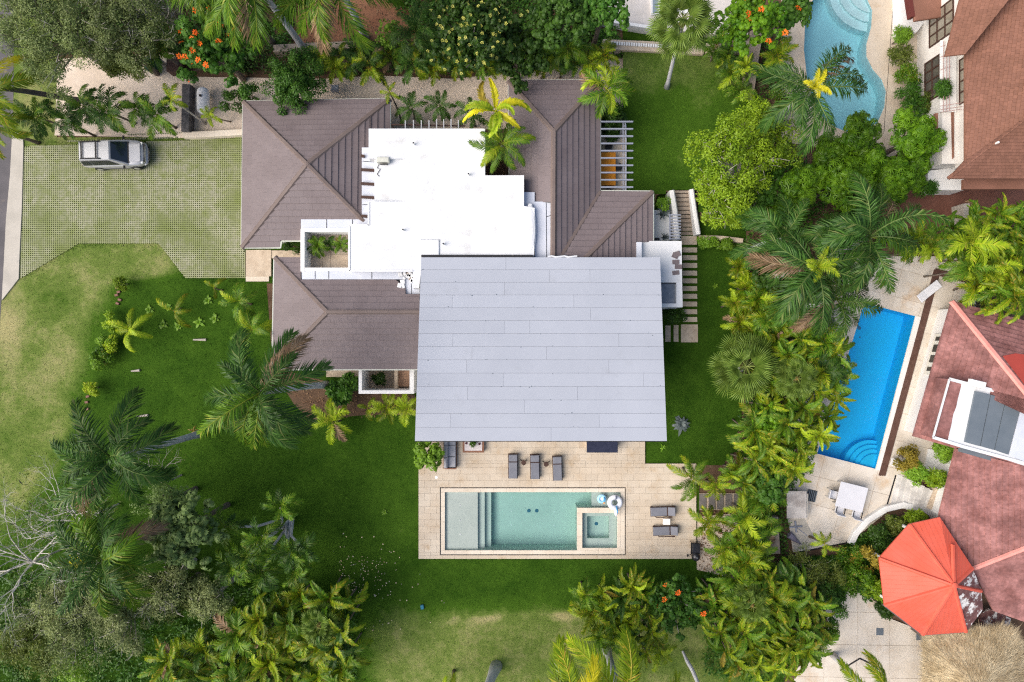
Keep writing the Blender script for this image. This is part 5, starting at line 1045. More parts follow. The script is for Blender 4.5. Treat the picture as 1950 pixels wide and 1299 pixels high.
def palm(label, c, z, L, nf=14, style='areca', mat=None, base=None, tr=(.09, .07), tmat=None, group=None, wind=None, spear=None, seed=0, z0=0.0, name='palm_tree', split=(.2, .6), mats=None, cat='palm'):
    r = random.Random(seed + int(c[0]) * 13 + int(c[1]) * 7); top = P(*c, z); b = P(*base, z0) if base else Vector((top.x + r.uniform(-.3, .3), top.y + r.uniform(-.3, .3), z0))
    t = thing(name, label, cat, (b.x, b.y, z0), 0, group); h = z - z0
    pts = []; sag = Vector((r.uniform(-.2, .2), r.uniform(-.2, .2), 0)) * min(1, h / 6)
    for i in range(8): s = i / 7; pts.append(b.lerp(top, s) + sag * math.sin(s * PI) - Vector((0, 0, .05 if i == 0 else 0)))
    rd = [tr[0] * (1.35 if i == 0 else 1) * (1 - s_) + tr[1] * s_ for i, s_ in enumerate([k / 7 for k in range(8)])]
    B('trunk', MB().tube(pts, rd, 9), tmat or m_trunkb, t, smooth=True)
    L0 = STY[style][0]
    for i in range(nf):
        s = (i + .5) / nf; yaw = i * 2.39996 + r.gauss(0, .18)
        if wind: yaw += wind[1] * math.sin(wind[0] - yaw)
        cl = 0 if s < split[0] else 1 if s < split[1] else 2; mm = mat
        if mats and r.random() < mats[1]: mm = mats[0]
        if spear and i < 7: mm = spear; cl = 0
        if style == 'royal' and i == nf - 1 and z > 5: mm = L_brown
        if style in ('broad', 'areca') and cl == 2 and r.random() < .07: mm = r.choice((L_brown, L_gold))
        me = r.choice(fronds(style, mm)[cl]); sc = L / L0 * r.uniform(.85, 1.1) * (.34 if (spear and i < 7) else 1)
        o = link('frond', me, None, t, True, top - b + Vector((0, 0, r.uniform(-.08, .08) * min(1, h))) + Vector((0, 0, 0)), (r.gauss(0, .22), r.gauss(0, .10), yaw), sc); o.location.z = top.z - z0 + r.uniform(-.06, .06)
    return t
def fan_mesh(seed, Rr=1.0, n=30, mat=L_fan):
    r = random.Random(seed); mb = MB(); mb._c = .9; mb.tube([(-1.25, 0, .16), (-.6, 0, .12), (0, 0, 0)], [.03, .024, .02], 5)
    for k in range(n):
        a0 = R(-118) + R(236) * k / n; a1 = a0 + R(236) / n; am = (a0 + a1) / 2; rr = Rr * (1 - .25 * (abs(am) / R(118)) ** 2) * r.uniform(.9, 1.06); dz = -.12 - .22 * r.random(); mb._c = r.uniform(.05, .85)
        f = lambda a, q, z: (math.cos(a) * q, math.sin(a) * q, z)
        mb.add([f(am, .02, 0), f(a0, rr * .5, -.03), f(am, rr * .54, .05), f(a1, rr * .5, -.03), f(am + r.gauss(0, .03), rr, dz), f(a0 + .03, rr * .76, -.08), f(a1 - .03, rr * .76, -.08)], [(0, 1, 2), (0, 2, 3), (1, 5, 2), (2, 6, 3), (5, 4, 2), (2, 4, 6)])
    me = mb.mesh('fan_leaf'); me.materials.append(mat); return me
FANS = [fan_mesh(5), fan_mesh(9), fan_mesh(12)]
def fan_palm(label, c, z, Rr, n, base, z0=0, tr=(.16, .12), seed=1):
    r = random.Random(seed); top = P(*c, z); b = P(*base, z0); t = thing('fan_palm', label, 'palm', (b.x, b.y, z0))
    B('trunk', MB().tube([b.lerp(top, s) + Vector((0, 0, 0)) for s in (0, .1, .4, .7, 1)], [tr[0] * 1.7, tr[0], tr[0] * .9, tr[1], tr[1]], 9), m_trunk, t, smooth=True)
    B('crown_fibre', MB().lathe(top - Vector((0, 0, .3)), [(.1, 0), (.22, .2), (.16, .5), (.05, .7)], 8), M('fibre', (.3, .15, .05)), t)
    for i in range(n):
        s = (i + .5) / n; yaw = i * 2.39996 + r.gauss(0, .1); el = R(76) - R(96) * s + r.gauss(0, .06); d = Vector((math.cos(el) * math.cos(yaw), math.cos(el) * math.sin(yaw), math.sin(el))); sc = Rr * .5 * r.uniform(.9, 1.1)
        o = link('fan_leaf', r.choice(FANS), None, t, True, top - b + d * (Rr * (.46 + .14 * s)), None, sc); o.rotation_euler = (r.gauss(0, .15), -el * .8 + .1, yaw)
    return t
def leaf_cloud(name, pos, nrm, dr, ln, wd, rnd):
    n = len(pos); nrm = nrm / (np.linalg.norm(nrm, axis=1, keepdims=True) + 1e-9); dr = dr - nrm * (dr * nrm).sum(1, keepdims=True); dr /= (np.linalg.norm(dr, axis=1, keepdims=True) + 1e-9); sdv = np.cross(nrm, dr)
    ln = ln[:, None]; wd = wd[:, None]; V = np.empty((n, 4, 3), np.float32)
    V[:, 0] = pos; V[:, 1] = pos + dr * ln * .5 + sdv * wd * .5 - nrm * wd * .12; V[:, 2] = pos + dr * ln - nrm * ln * .12; V[:, 3] = pos + dr * ln * .5 - sdv * wd * .5 - nrm * wd * .12
    return npmesh(name, V.reshape(-1, 3), np.arange(4 * n).reshape(-1, 4), np.repeat(rnd, 4))
def sph(n, rng, zmin=-1.0):
    z = rng.uniform(zmin, 1, n); a = rng.uniform(0, 2 * PI, n); q = np.sqrt(1 - z * z); return np.stack([q * np.cos(a), q * np.sin(a), z], 1)
def crown_mesh(C, rad, nclump, cr, per, ll, lw, style, rng, zmin=-.25, hollow=.55):
    u = sph(nclump, rng, zmin); f = rng.uniform(hollow, 1.0, (nclump, 1)) * (1 + .18 * np.sin(u[:, :1] * 5 + u[:, 1:2] * 4 + rng.uniform(0, 6)))
    cc = C + u * np.array(rad) * f; P_, Nn, D_, Rn = [], [], [], []
    for i in range(nclump):
        k = cr * rng.uniform(.7, 1.25); tone = rng.uniform(.0, .5)
        if style == 'rosette':
            m = max(3, per // 10); v = sph(m, rng, -.1); o = cc[i] + v * k * np.array([1, 1, .6]) * rng.uniform(.6, 1.25, (m, 1)); v = v + rng.normal(0, .35, (m, 3)); v /= np.linalg.norm(v, axis=1, keepdims=True)
            for j in range(m):
                a = np.linspace(0, 2 * PI, 10, endpoint=False) + rng.uniform(0, 6); e1 = np.cross(v[j], [0, 0, 1.0]) + 1e-3; e1 /= np.linalg.norm(e1); e2 = np.cross(v[j], e1)
                d = np.outer(np.cos(a), e1) + np.outer(np.sin(a), e2); P_.append(np.repeat(o[j:j + 1], 10, 0)); Nn.append(v[j] * .8 + np.array([0, 0, .3]) + d * .55); D_.append(d - np.array([0, 0, .25])); Rn.append(np.clip(tone + rng.uniform(0, .5) + rng.normal(0, .06, 10), 0, .85))
        else:
            v = sph(per, rng, -.5); q = rng.uniform(.35, 1.0, (per, 1)) ** .6; P_.append(cc[i] + v * k * q * np.array([1, 1, .8])); Nn.append(v + np.array([0, 0, .7]) + rng.normal(0, .55, (per, 3))); D_.append(v + rng.normal(0, .8, (per, 3))); Rn.append(np.clip(tone + rng.normal(.25, .2, per), 0, 1))
    P_ = np.concatenate(P_); n = len(P_); return leaf_cloud('crown', P_, np.concatenate(Nn), np.concatenate(D_), ll * rng.uniform(.7, 1.25, n), lw * rng.uniform(.7, 1.25, n), np.concatenate(Rn)), cc
def tree(label, c, z, rpx, mat, style='leaf', nclump=40, cr=.55, per=130, ll=.2, lw=.1, flat=.7, base=None, z0=0.0, name='tree', cat='tree', group=None, flowers=None, limbs=8, tr=.16, seed=0, lmat=None, sx=1, sy=1, hollow=.55, twigs=0):
    rng = np.random.default_rng(seed + int(c[0]) * 17 + int(c[1])); rr = random.Random(seed + int(c[0])); r = rpx / (S * H / (H - z)); top = P(*c, z); b = P(*base, z0) if base else Vector((top.x, top.y, z0)); hgt = r * flat
    cen = Vector((top.x, top.y, max(z0 + hgt * .6, z - hgt * .55)))
    t = thing(name, label, cat, (b.x, b.y, z0), 0, group); me, cc = crown_mesh(np.array(cen), (r * .86 * sx, r * .86 * sy, hgt), nclump, cr, per, ll, lw, style, rng, hollow=hollow)
    B('trunk', MB().tube([(b.x, b.y, z0 - .05), b.lerp(cen, .4) + Vector((.06, .05, 0)), cen], [tr * 1.3, tr, tr * .7], 8), lmat or m_trunkb, t)
    lm = MB(); mid = b.lerp(cen, .55)
    for k in range(min(limbs, len(cc))):
        e = Vector(cc[k]); q = mid.lerp(e, .5) + Vector((rr.gauss(0, .15), rr.gauss(0, .15), .2)); lm.tube([mid, q, e], [tr * .5, tr * .3, tr * .12], 5)
        for _ in range(twigs): d = Vector((rr.gauss(0, 1), rr.gauss(0, 1), rr.uniform(0, .9))).normalized() * cr * rr.uniform(.8, 1.9); lm.tube([q.lerp(e, rr.random()), e + d * .5, e + d + Vector((rr.gauss(0, .1), rr.gauss(0, .1), 0))], [tr * .16, tr * .1, tr * .05], 4)
    if limbs: B('limbs', lm, lmat or m_trunkb, t)
    link('crown', me, mat, t)
    if flowers:
        fm, fn, fs = flowers
        for k in rr.sample(range(len(cc)), min(fn, len(cc))):
            q = Vector(cc[k]); up = (q - cen).normalized() + Vector((0, 0, .8)); q = q + up.normalized() * cr * .95; o = link('flower', FLW[fm][rr.randrange(3)], None, t, False, None); o.matrix_parent_inverse = Matrix.Translation(-t.location); o.location = q; o.rotation_euler = (rr.gauss(0, .3), rr.gauss(0, .3), rr.uniform(0, 6)); o.scale = (fs,) * 3
    return t
def flower_mesh(seed, mat, n=12):
    r = random.Random(seed); mb = MB()
    for k in range(n):
        a = k * 2.399; rad = .04 + .16 * (k / n) ** .6; d = Vector((math.cos(a), math.sin(a), 0)); s_ = Vector((-d.y, d.x, 0)); h = .12 - .5 * rad + r.uniform(-.03, .03)
        mb.add([d * rad * .5 + Vector((0, 0, h)), d * rad + s_ * .06 + Vector((0, 0, h + .05)), d * (rad + .12) + Vector((0, 0, h + .03)), d * rad - s_ * .06 + Vector((0, 0, h + .05))], [(0, 1, 2, 3)])
    me = mb.mesh('flower'); me.materials.append(mat); return me
FLW = {'o': [flower_mesh(i, m_flower) for i in range(3)], 'y': [flower_mesh(i, m_yflower, 9) for i in range(3)]}
def bush(label, c, z, rpx, mat, **kw):
    d = dict(style='leaf', nclump=16, cr=.3, per=110, ll=.15, lw=.07, limbs=3, tr=.05, name='shrub', cat='shrub', flat=.8); d.update(kw); return tree(label, c, z, rpx, mat, **d)
def rosette(label, c, z0, L, n, mat, group=None, w=.09, name='garden_plant', cat='plant', el=(70, 10)):
    b = P(*c, z0); t = thing(name, label, cat, b, 0, group); r = random.Random(int(c[0] * 3 + c[1]))
    mb = MB()
    for k in range(n):
        s = k / n; a = k * 2.399 + r.gauss(0, .2); e = R(el[0] + (el[1] - el[0]) * s); d = Vector((math.cos(a), math.sin(a), 0)); sd_ = Vector((-d.y, d.x, 0)); l = L * r.uniform(.75, 1.1); mb._c = r.random() * .85
        p0, p1, p2, p3 = (d * (math.cos(e) * l * q * (1 + .3 * q)) + Vector((0, 0, math.sin(e) * l * q - l * .55 * q * q + .04)) for q in (0, .35, .7, 1))
        mb.add([p0 - sd_ * w * .3, p0 + sd_ * w * .3, p1 + sd_ * w, p1 - sd_ * w, p2 + sd_ * w * .8, p2 - sd_ * w * .8, p3], [(0, 1, 2, 3), (3, 2, 4, 5), (5, 4, 6)])
    B('leaves', mb, mat, t, True); return t
def branches(mb, p, d, L, r, depth, rr, spread=.6, ends=None, grav=0):
    n = 4; pts = [p]; dd = d.normalized()
    for i in range(n): dd = (dd + Vector((rr.gauss(0, .18), rr.gauss(0, .18), rr.gauss(0, .14) - grav))).normalized(); pts.append(pts[-1] + dd * L / n)
    mb.tube(pts, [r * (1 - .45 * i / n) for i in range(n + 1)], 5 if depth > 1 else 4, False)
    if depth == 0:
        if ends is not None: ends.append((pts[-1], dd)); ends.append((pts[2], dd))
        return
    for k in range(3 if depth > 1 else 2 + (rr.random() < .5)):
        nd = (dd + Vector((rr.gauss(0, spread), rr.gauss(0, spread), rr.gauss(0, spread * .5)))).normalized(); branches(mb, pts[rr.choice((2, 3, 4, 4))], nd, L * rr.uniform(.6, .82), r * .52, depth - 1, rr, spread, ends, grav)
def bare_tree(label, base, z, dirs, L, mat, seed, depth=4, leaf=None, pods=0, r0=.12):
    rr = random.Random(seed); b = P(*base, 0); t = thing('bare_tree', label, 'tree', b); mb = MB(); ends = []; fork = Vector((b.x, b.y, z)); B('trunk', MB().tube([(b.x, b.y, -.05), (b.x + .1, b.y, z * .5), fork], [r0 * 1.6, r0 * 1.3, r0 * 1.2], 8), mat, t)
    for d in dirs: branches(mb, fork, Vector(d), L, r0, depth, rr, .55, ends)
    B('branches', mb, mat, t)
    if leaf:
        rng = np.random.default_rng(seed); e = np.array([x[0] for x in ends]); k = leaf[1]; p = np.repeat(e, k, 0) + rng.normal(0, .3, (len(e) * k, 3)); n = len(p); link('crown', leaf_cloud('crown', p, rng.normal(0, 1, (n, 3)) + np.array([0, 0, .8]), rng.normal(0, 1, (n, 3)), rng.uniform(.1, .24, n), rng.uniform(.03, .07, n), rng.uniform(0, 1, n)), leaf[0], t)
    for k in range(pods):
        q, d = rr.choice(ends); a = rr.gauss(0, .5); m = MB(); m.tube([q + Vector((-.2 * math.cos(a), -.2 * math.sin(a), -.02)), q + Vector((0, 0, .02)), q + Vector((.2 * math.cos(a), .2 * math.sin(a), -.03))], [.012, .035, .012], 5); B('seed_pod', m, m_dark, t)
    return t
def scatter(poly, n, dmin, seed):
    rr = random.Random(seed); xs = [p[0] for p in poly]; ys = [p[1] for p in poly]; out = []
    for _ in range(n * 60):
        x, y = rr.uniform(min(xs), max(xs)), rr.uniform(min(ys), max(ys))
        if inside(np.array([x]), np.array([y]), poly)[0] and all((x - a) ** 2 + (y - b) ** 2 > dmin ** 2 for a, b in out): out.append((x, y))
        if len(out) >= n: break
    return out
# ---- named palms
WL = (R(200), .35)
palm('tall royal palm with bent grey trunk beside the lower brown roof', (497, 748), 10.6, 3.9, 17, 'royal', L_royal, (622, 733), (.24, .15), m_trunk, wind=(R(250), .3), split=(.12, .5), mats=(L_coco, .2))
palm('royal palm leaning over the left lawn with bare grey trunk', (216, 872), 10.4, 3.9, 16, 'royal', L_royal, (384, 825), (.24, .15), m_trunk, wind=(R(200), .3), split=(.12, .5))
yf = palm('royal palm with one yellow frond among the bare branches', (198, 1062), 8.8, 3.9, 17, 'royal', L_royal, (330, 985), (.2, .14), m_trunk, split=(.15, .55), mats=(L_coco, .5))
link('frond', fronds('areca', L_yellow)[2][0], None, yf, True, P(175, 1070, 8.9) - yf.location, (0, .1, R(190)), .9)
palm('royal palm above the boundary wall with white trunk, left of the pair', (468, -52), 10.5, 4.3, 16, 'royal', L_coco, (583, 99), (.24, .16), m_trunk, split=(.1, .45)); palm('royal palm above the boundary wall with white trunk, right of the pair', (632, -42), 9.5, 4.4, 16, 'royal', L_coco, (695, 72), (.24, .16), m_trunk, split=(.1, .45)); palm('royal palm behind the orange flowering tree', (428, -20), 8.5, 3.6, 14, 'royal', L_coco, (525, 88), (.2, .14), m_trunkb)
palm('dark palm with yellow spear leaf over the curved pool', (1547, 168), 8.2, 3.7, 17, 'royal', L_royal, (1475, 240), (.2, .15), m_trunk, spear=L_yellow, split=(.1, .5))
palm('large dark palm with lime spear leaf left of the blue pool', (1556, 510), 8.6, 4.1, 18, 'royal', L_royal, (1440, 535), (.22, .16), m_trunk, spear=L_lime, split=(.1, .5), mats=(L_dark, .3)); palm('large dark palm reaching towards the brown brick pavement', (1655, 452), 8.4, 3.9, 17, 'royal', L_royal, (1560, 500), (.22, .16), m_trunk, split=(.1, .5), mats=(L_coco, .25)); palm('dark palm hanging over the top corner of the blue pool', (1592, 570), 6.0, 3.0, 13, 'royal', L_dark, None, (.18, .14), m_trunk, split=(.1, .5)); palm('dark palm between the light green tree and the blue pool', (1490, 455), 6.5, 3.3, 14, 'royal', L_royal, None, (.18, .14), m_trunk, split=(.1, .5))
palm('bright yellow palm growing through the roof gap', (943, 213), 5.6, 2.3, 10, 'broad', L_yellow, (940, 290), (.09, .07), m_trunk, split=(.1, .7), mats=(L_lime, .3)); palm('green palm in the roof gap below the yellow palm', (958, 275), 5.0, 2.2, 13, 'coco', L_coco, (950, 300), (.1, .08), m_trunk, split=(.1, .6), mats=(L_lime, .25))
palm('pale green palm at the corner of the brown roof', (1155, 170), 4.4, 1.9, 14, 'areca', L_coco, (1150, 190), (.1, .07), m_trunk, mats=(L_lime, .3), split=(.1, .5))
for (x, y), l in zip(((785, 206), (838, 201), (896, 214)), ('leftmost', 'middle', 'rightmost')): palm('%s of three small dark palms behind the white roof' % l, (x, y), 2.6, 1.35, 8, 'feather', L_dark, None, (.06, .05), group='small palms behind the white roof', split=(.05, .5))
palm('thin dark stemmed palm at the roof corner with bare pot', (741, 175), 3.0, .9, 6, 'feather', L_areca, (766, 238), (.06, .05), group=None, split=(.3, .7))
fan_palm('tall fan palm with slender white trunk on the raised lawn', (1299, 45), 7.0, 2.15, 21, (1270, 166), .5, (.14, .11), 3); fan_palm('pale fan palm at the edge of the right lawn', (1416, 697), 3.6, 2.3, 22, (1412, 700), 0, (.2, .16), 6)
palm('yellow green young palm with few fronds on the left lawn', (249, 628), 1.3, 1.75, 7, 'coco', L_lime, None, (.08, .06), split=(.1, .5)); palm('sparse palm with three fronds on the left lawn', (331, 592), 1.2, 1.6, 4, 'coco', L_areca, None, (.07, .05), split=(.1, .6)); palm('young palm near the entrance landing', (455, 574), 2.0, 1.5, 9, 'feather', L_coco, None, (.07, .06), mats=(L_lime, .4)); palm('young palm beside the brown soil bed', (480, 628), 2.2, 1.9, 10, 'coco', L_coco, None, (.08, .06), mats=(L_lime, .3)); palm('bent young palm below the paver drive', (408, 548), 1.0, 1.0, 4, 'feather', L_areca, None, (.05, .04))
palm('bright lime palm on the lawn beside the tall royal palm', (633, 803), 1.7, 1.7, 11, 'areca', L_lime, None, (.08, .06), split=(.1, .5)); palm('bright lime palm at the grey roof edge', (776, 778), 2.2, 1.25, 10, 'areca', L_lime, None, (.06, .05)); palm('lime palm left of the grey roof edge', (738, 775), 1.9, 1.3, 10, 'areca', L_lime, None, (.06, .05), mats=(L_areca, .4)); palm('yellowing small palm on the bed edge', (700, 778), .9, .95, 5, 'feather', L_areca, None, (.05, .04))
palm('small palm at the upper corner of the pool terrace', (1316, 909), 2.6, 1.75, 11, 'coco', L_coco, None, (.09, .07), mats=(L_areca, .4)); palm('small palm behind the end loungers', (1346, 996), 2.0, 1.4, 12, 'areca', L_areca, None, (.08, .06)); palm('small palm above the dark slab steps', (1362, 925), 2.2, 1.2, 9, 'areca', L_areca)
R0 = 'row of dark palms along the drive'
for (x, y, L), l in zip(((72, 224, 1.6), (128, 228, 1.6), (160, 203, 1.6), (208, 212, 1.9), (262, 206, 1.4), (300, 220, 1.6)), ('first', 'second', 'third', 'fourth', 'fifth', 'sixth')): palm('dark palm along the drive, %s from the road' % l, (x, y), 3.0, L, 13, 'feather', L_dark, None, (.08, .06), group=R0, split=(.12, .55), mats=(L_coco, .3))
palm('thin leaning palm in front of the dark stone wall', (326, 190), 3.5, 1.2, 7, 'feather', L_areca, (392, 236), (.07, .05), m_branch); palm('small thin palm beside the white gas tank', (400, 222), 1.6, .9, 7, 'feather', L_lime, (440, 232), (.05, .04)); palm('coconut palm at the left edge with long bent dark trunk', (-25, 165), 7.0, 3.4, 12, 'coco', L_areca, (150, 192), (.2, .14), M('dark_bark', (.06, .055, .06), (.1, .09, .09)), mats=(L_yellow, .12)); palm('palm at the left road edge', (-10, 240), 4.0, 2.2, 9, 'coco', L_areca, None, (.12, .1), mats=(L_lime, .2))
palm('dark palm beside the round bush behind the villa', (792, 62), 4.2, 2.2, 13, 'royal', L_dark, None, (.12, .09)); palm('green palm between the dark trees behind the villa', (1082, 92), 3.5, 1.9, 12, 'coco', L_coco); palm('palm at the upper left under the grey trees', (297, 52), 3.5, 1.6, 11, 'feather', L_coco); palm('dark palm over the green bin', (300, 100), 3.2, 1.5, 11, 'feather', L_dark, mats=(L_coco, .4))
# multi-stemmed clump on the lawn
mh = thing('clump_palm', 'multi stemmed palm clump with bare grey stems on the lower lawn', 'palm', P(540, 1000, 0)); bb = P(545, 995, 0); rr = random.Random(4)
for x, y, z in ((535, 965, 4.6), (428, 1003, 4.4), (500, 1022, 5.4), (470, 1062, 5.2), (555, 1050, 4.8), (442, 1080, 4.6), (500, 1088, 4.8), (560, 1085, 4.0), (578, 1045, 4.4)):
    top = P(x, y, z); B('stem', MB().tube([bb + Vector((rr.uniform(-.5, .5), rr.uniform(-.5, .5), 0)), bb.lerp(top, .45) + Vector((0, 0, .5)), top], [.10, .09, .08], 7), m_trunk, mh)
    for i in range(11): link('frond', rr.choice(fronds('head', L_coco if rr.random() < .65 else L_dark)[0 if i < 2 else 1 if i < 7 else 2]), None, mh, True, top - mh.location, (rr.gauss(0, .25), rr.gauss(0, .15), i * 2.4 + rr.gauss(0, .2)), rr.uniform(.75, 1.0))
# coconut palms rising from below the frame
CG = 'coconut palms at the lower edge'
palm('coconut palm at the lower edge with thick swollen white trunk', (893, 1425), 9, 3.3, 12, 'coco', L_coco, (945, 1268), (.34, .2), m_trunk, group=CG); palm('coconut palm at the lower edge with yellow fronds', (1078, 1345), 7.4, 4.4, 16, 'coco', L_areca, (1063, 1264), (.24, .16), m_trunk, group=CG, mats=(L_yellow, .14), split=(.35, .75)); palm('coconut palm at the lower edge with long upright fronds', (1185, 1340), 7.6, 5.0, 16, 'coco', L_areca, (1155, 1236), (.28, .18), m_trunk, group=CG, mats=(L_lime, .3), split=(.35, .75)); palm('palm below the lower patio showing two pale fronds', (1672, 1335), 6.0, 3.3, 13, 'coco', L_areca, None, (.2, .15), m_trunk, group=CG, split=(.4, .7)); palm('small palm at the lower edge of the light lawn', (850, 1330), 4, 1.8, 12, 'coco', L_lime, None, (.1, .1), group=CG)
tag(B('curved_trunk', MB().tube([P(1300, 1240, .1), P(1308, 1258, .5), P(1318, 1275, .8), P(1333, 1310, 1.6)], [.08, .13, .14, .12], 8), m_trunk), 'curved bare white trunk below the orange flowering shrub', 'trunk')
# ---- hedges of areca palms
ONES = 'first second third fourth fifth sixth seventh eighth ninth tenth eleventh twelfth thirteenth fourteenth fifteenth sixteenth seventeenth eighteenth nineteenth'.split()
def ordw(k): return ONES[k] if k < 19 else ('twentieth', 'thirtieth', 'fortieth')[(k + 1) // 10 - 2] if (k + 1) % 10 == 0 else ('twenty', 'thirty', 'forty')[(k + 1) // 10 - 2] + '-' + ONES[(k + 1) % 10 - 1]
def hedge(label, poly, n, dmin, zr, Lr, mat, mats, style='broad', group=None, seed=1, nf=11, split=(.25, .7)):
    for k, (x, y) in enumerate(sorted(scatter(poly, n, dmin, seed), key=lambda q: q[1])):
        rr = random.Random(k * 7 + seed); st = style if rr.random() < .6 else rr.choice(('areca', 'feather', 'broad')); m_ = mat if rr.random() < .55 else rr.choice((L_coco, L_areca, L_dark, L_coco, L_lime, L_mango)); q = rr.random()
        palm(label + ', ' + ordw(k) + ' from the top', (x, y), zr[0] + (zr[1] - zr[0]) * q, (Lr[0] + (Lr[1] - Lr[0]) * rr.random()) * 1.15, nf + rr.randrange(-2, 4), st, m_, None, (.06, .05), group=group, mats=mats, split=split, seed=k, name='areca_palm')
hedge('areca palm in the hedge beside the blue pool', [(1440, 600), (1560, 625), (1600, 690), (1590, 780), (1545, 850), (1525, 890), (1420, 890), (1430, 820), (1460, 760)], 38, 22, (2.4, 4.2), (1.1, 1.6), L_coco, (L_areca, .45), 'broad', 'areca hedge beside the blue pool', 2)
hedge('areca palm around the dark slab steps', [(1400, 890), (1490, 895), (1465, 940), (1452, 1000), (1455, 1075), (1400, 1085), (1365, 1060), (1395, 1010), (1425, 960)], 18, 24, (1.8, 3.2), (1.0, 1.5), L_areca, (L_coco, .3), 'areca', 'areca palms around the dark slab steps', 3)
hedge('areca palm in the thicket left of the lower patio', [(1345, 1100), (1480, 1085), (1560, 1160), (1575, 1215), (1500, 1275), (1380, 1255), (1350, 1190)], 34, 24, (2.4, 4.4), (1.2, 1.7), L_areca, (L_coco, .4), 'broad', 'areca thicket left of the lower patio', 4)
hedge('areca palm beside the flowering shrub on the lower lawn', [(1112, 1130), (1180, 1100), (1245, 1120), (1240, 1200), (1260, 1240), (1180, 1250), (1120, 1195)], 18, 24, (2.0, 3.4), (1.0, 1.5), L_areca, (L_lime, .2), 'broad', 'areca palms on the lower lawn', 5)
hedge('palm in the thicket at the lower left', [(510, 1160), (570, 1130), (660, 1140), (680, 1200), (660, 1310), (320, 1320), (320, 1250), (440, 1210)], 34, 28, (2.0, 4.2), (1.3, 1.9), L_coco, (L_areca, .45), 'broad', 'palm thicket at the lower left', 6)
hedge('areca palm beside the brown brick pavement', [(1790, 425), (1950, 395), (1960, 560), (1900, 590), (1850, 540), (1820, 480)], 24, 26, (2.4, 4.5), (1.3, 1.8), L_areca, (L_coco, .4), 'broad', 'areca palms beside the brick pavement', 7)
palm('lime palm in front of the areca palms by the brick pavement', (1848, 462), 4.8, 2.0, 12, 'areca', L_lime, None, (.08, .06)); palm('green palm between the dark palm and the brick pavement', (1770, 470), 4.4, 1.7, 13, 'areca', L_coco, None, (.08, .06), mats=(L_lime, .3)); palm('second green palm above the blue pool corner', (1745, 455), 4.0, 1.6, 11, 'areca', L_areca)
hedge('low palm under the trees behind the gravel path', [(600, 100), (870, 98), (1000, 110), (1150, 105), (1150, 120), (1000, 128), (850, 134), (600, 130)], 24, 22, (1.2, 2.4), (.9, 1.3), L_dark, (L_areca, .35), 'areca', 'low palms behind the gravel path', 8, 9, (.1, .5))
hedge('low palm at the edge of the right lawn', [(1405, 490), (1450, 500), (1450, 640), (1415, 650), (1395, 580)], 12, 26, (1.2, 2.4), (.9, 1.3), L_areca, (L_lime, .3), 'areca', 'palms at the edge of the right lawn', 9)
hedge('low palm below the rubble wall on the raised lawn', [(1355, 100), (1425, 110), (1420, 190), (1400, 170)], 6, 26, (1.2, 1.9), (.9, 1.2), L_coco, (L_lime, .3), 'areca', 'low palms below the rubble wall', 10); palm('yellowish palm beside the curved pool', (1480, 105), 3.0, 1.5, 9, 'areca', L_areca)
# ---- broadleaf trees
tree('tall grey green feathery tree at the upper left corner', (70, 40), 7.5, 125, L_grey, 'leaf', 95, .6, 260, .17, .05, .5, None, 0, limbs=30, lmat=m_branch, twigs=4, hollow=.35); tree('grey green tree above the gravel drive', (200, 35), 7.0, 120, L_grey, 'leaf', 90, .6, 260, .17, .05, .5, None, 0, limbs=30, lmat=m_branch, twigs=4, hollow=.35, sy=.8); tree('dark green tree shading the gravel drive', (235, 92), 4.2, 62, L_olive, 'leaf', 55, .5, 220, .16, .06, .6)
tree('pale bare twigged tree left of the orange flowers', (300, 5), 6.0, 55, L_grey, 'leaf', 26, .5, 80, .15, .045, .6, limbs=22, lmat=m_branch, twigs=5)
tree('orange flowering tree near the gas tank', (392, 82), 6.0, 84, L_tulip, 'rosette', 95, .42, 110, .26, .10, .65, flowers=('o', 24, .8), limbs=12, hollow=.3); tree('dense green tree overhanging the brown roof', (552, 148), 4.6, 68, L_tulip, 'leaf', 70, .42, 170, .17, .07, .7, (560, 160), hollow=.3); bush('dark green shrub beside the brown roof corner', (442, 190), 1.8, 26, L_tree, nclump=14); bush('leafy shrub between the gravel and the brown roof', (470, 175), 2.2, 22, L_tulip)
bush('round bright green bush behind the boundary wall', (737, 62), 2.4, 29, L_bright, nclump=26, cr=.34, style='rosette', per=100, ll=.16, lw=.05)
tree('dark tree full of yellow blossom behind the villa', (905, 48), 7.0, 108, L_tree, 'rosette', 150, .42, 120, .22, .11, .62, flowers=('y', 150, .45), limbs=16, lmat=m_branch, hollow=.35); tree('dark leafy tree right of the blossoming tree', (985, 95), 5.2, 62, L_tree, 'rosette', 80, .38, 110, .22, .12, .7); tree('dark green tree at the top edge above the villa', (1075, 18), 6.5, 72, L_tree, 'rosette', 95, .4, 120, .22, .11, .65); tree('mid green tree beside the white terrace', (1150, 12), 6.2, 56, L_tulip, 'rosette', 75, .38, 110, .2, .1, .65)
tree('orange flowering tree beside the curved pool', (1440, 22), 6.5, 78, L_mango, 'rosette', 90, .42, 110, .22, .1, .65, flowers=('o', 9, .85), hollow=.3); tree('green tree reaching over the curved pool', (1515, 10), 5.5, 48, L_tulip, 'rosette', 50, .4, 110, .22, .1, .65, flowers=('o', 2, .95), hollow=.3); bush('shrub under the rubble wall', (1395, 62), 2.2, 30, L_mango)
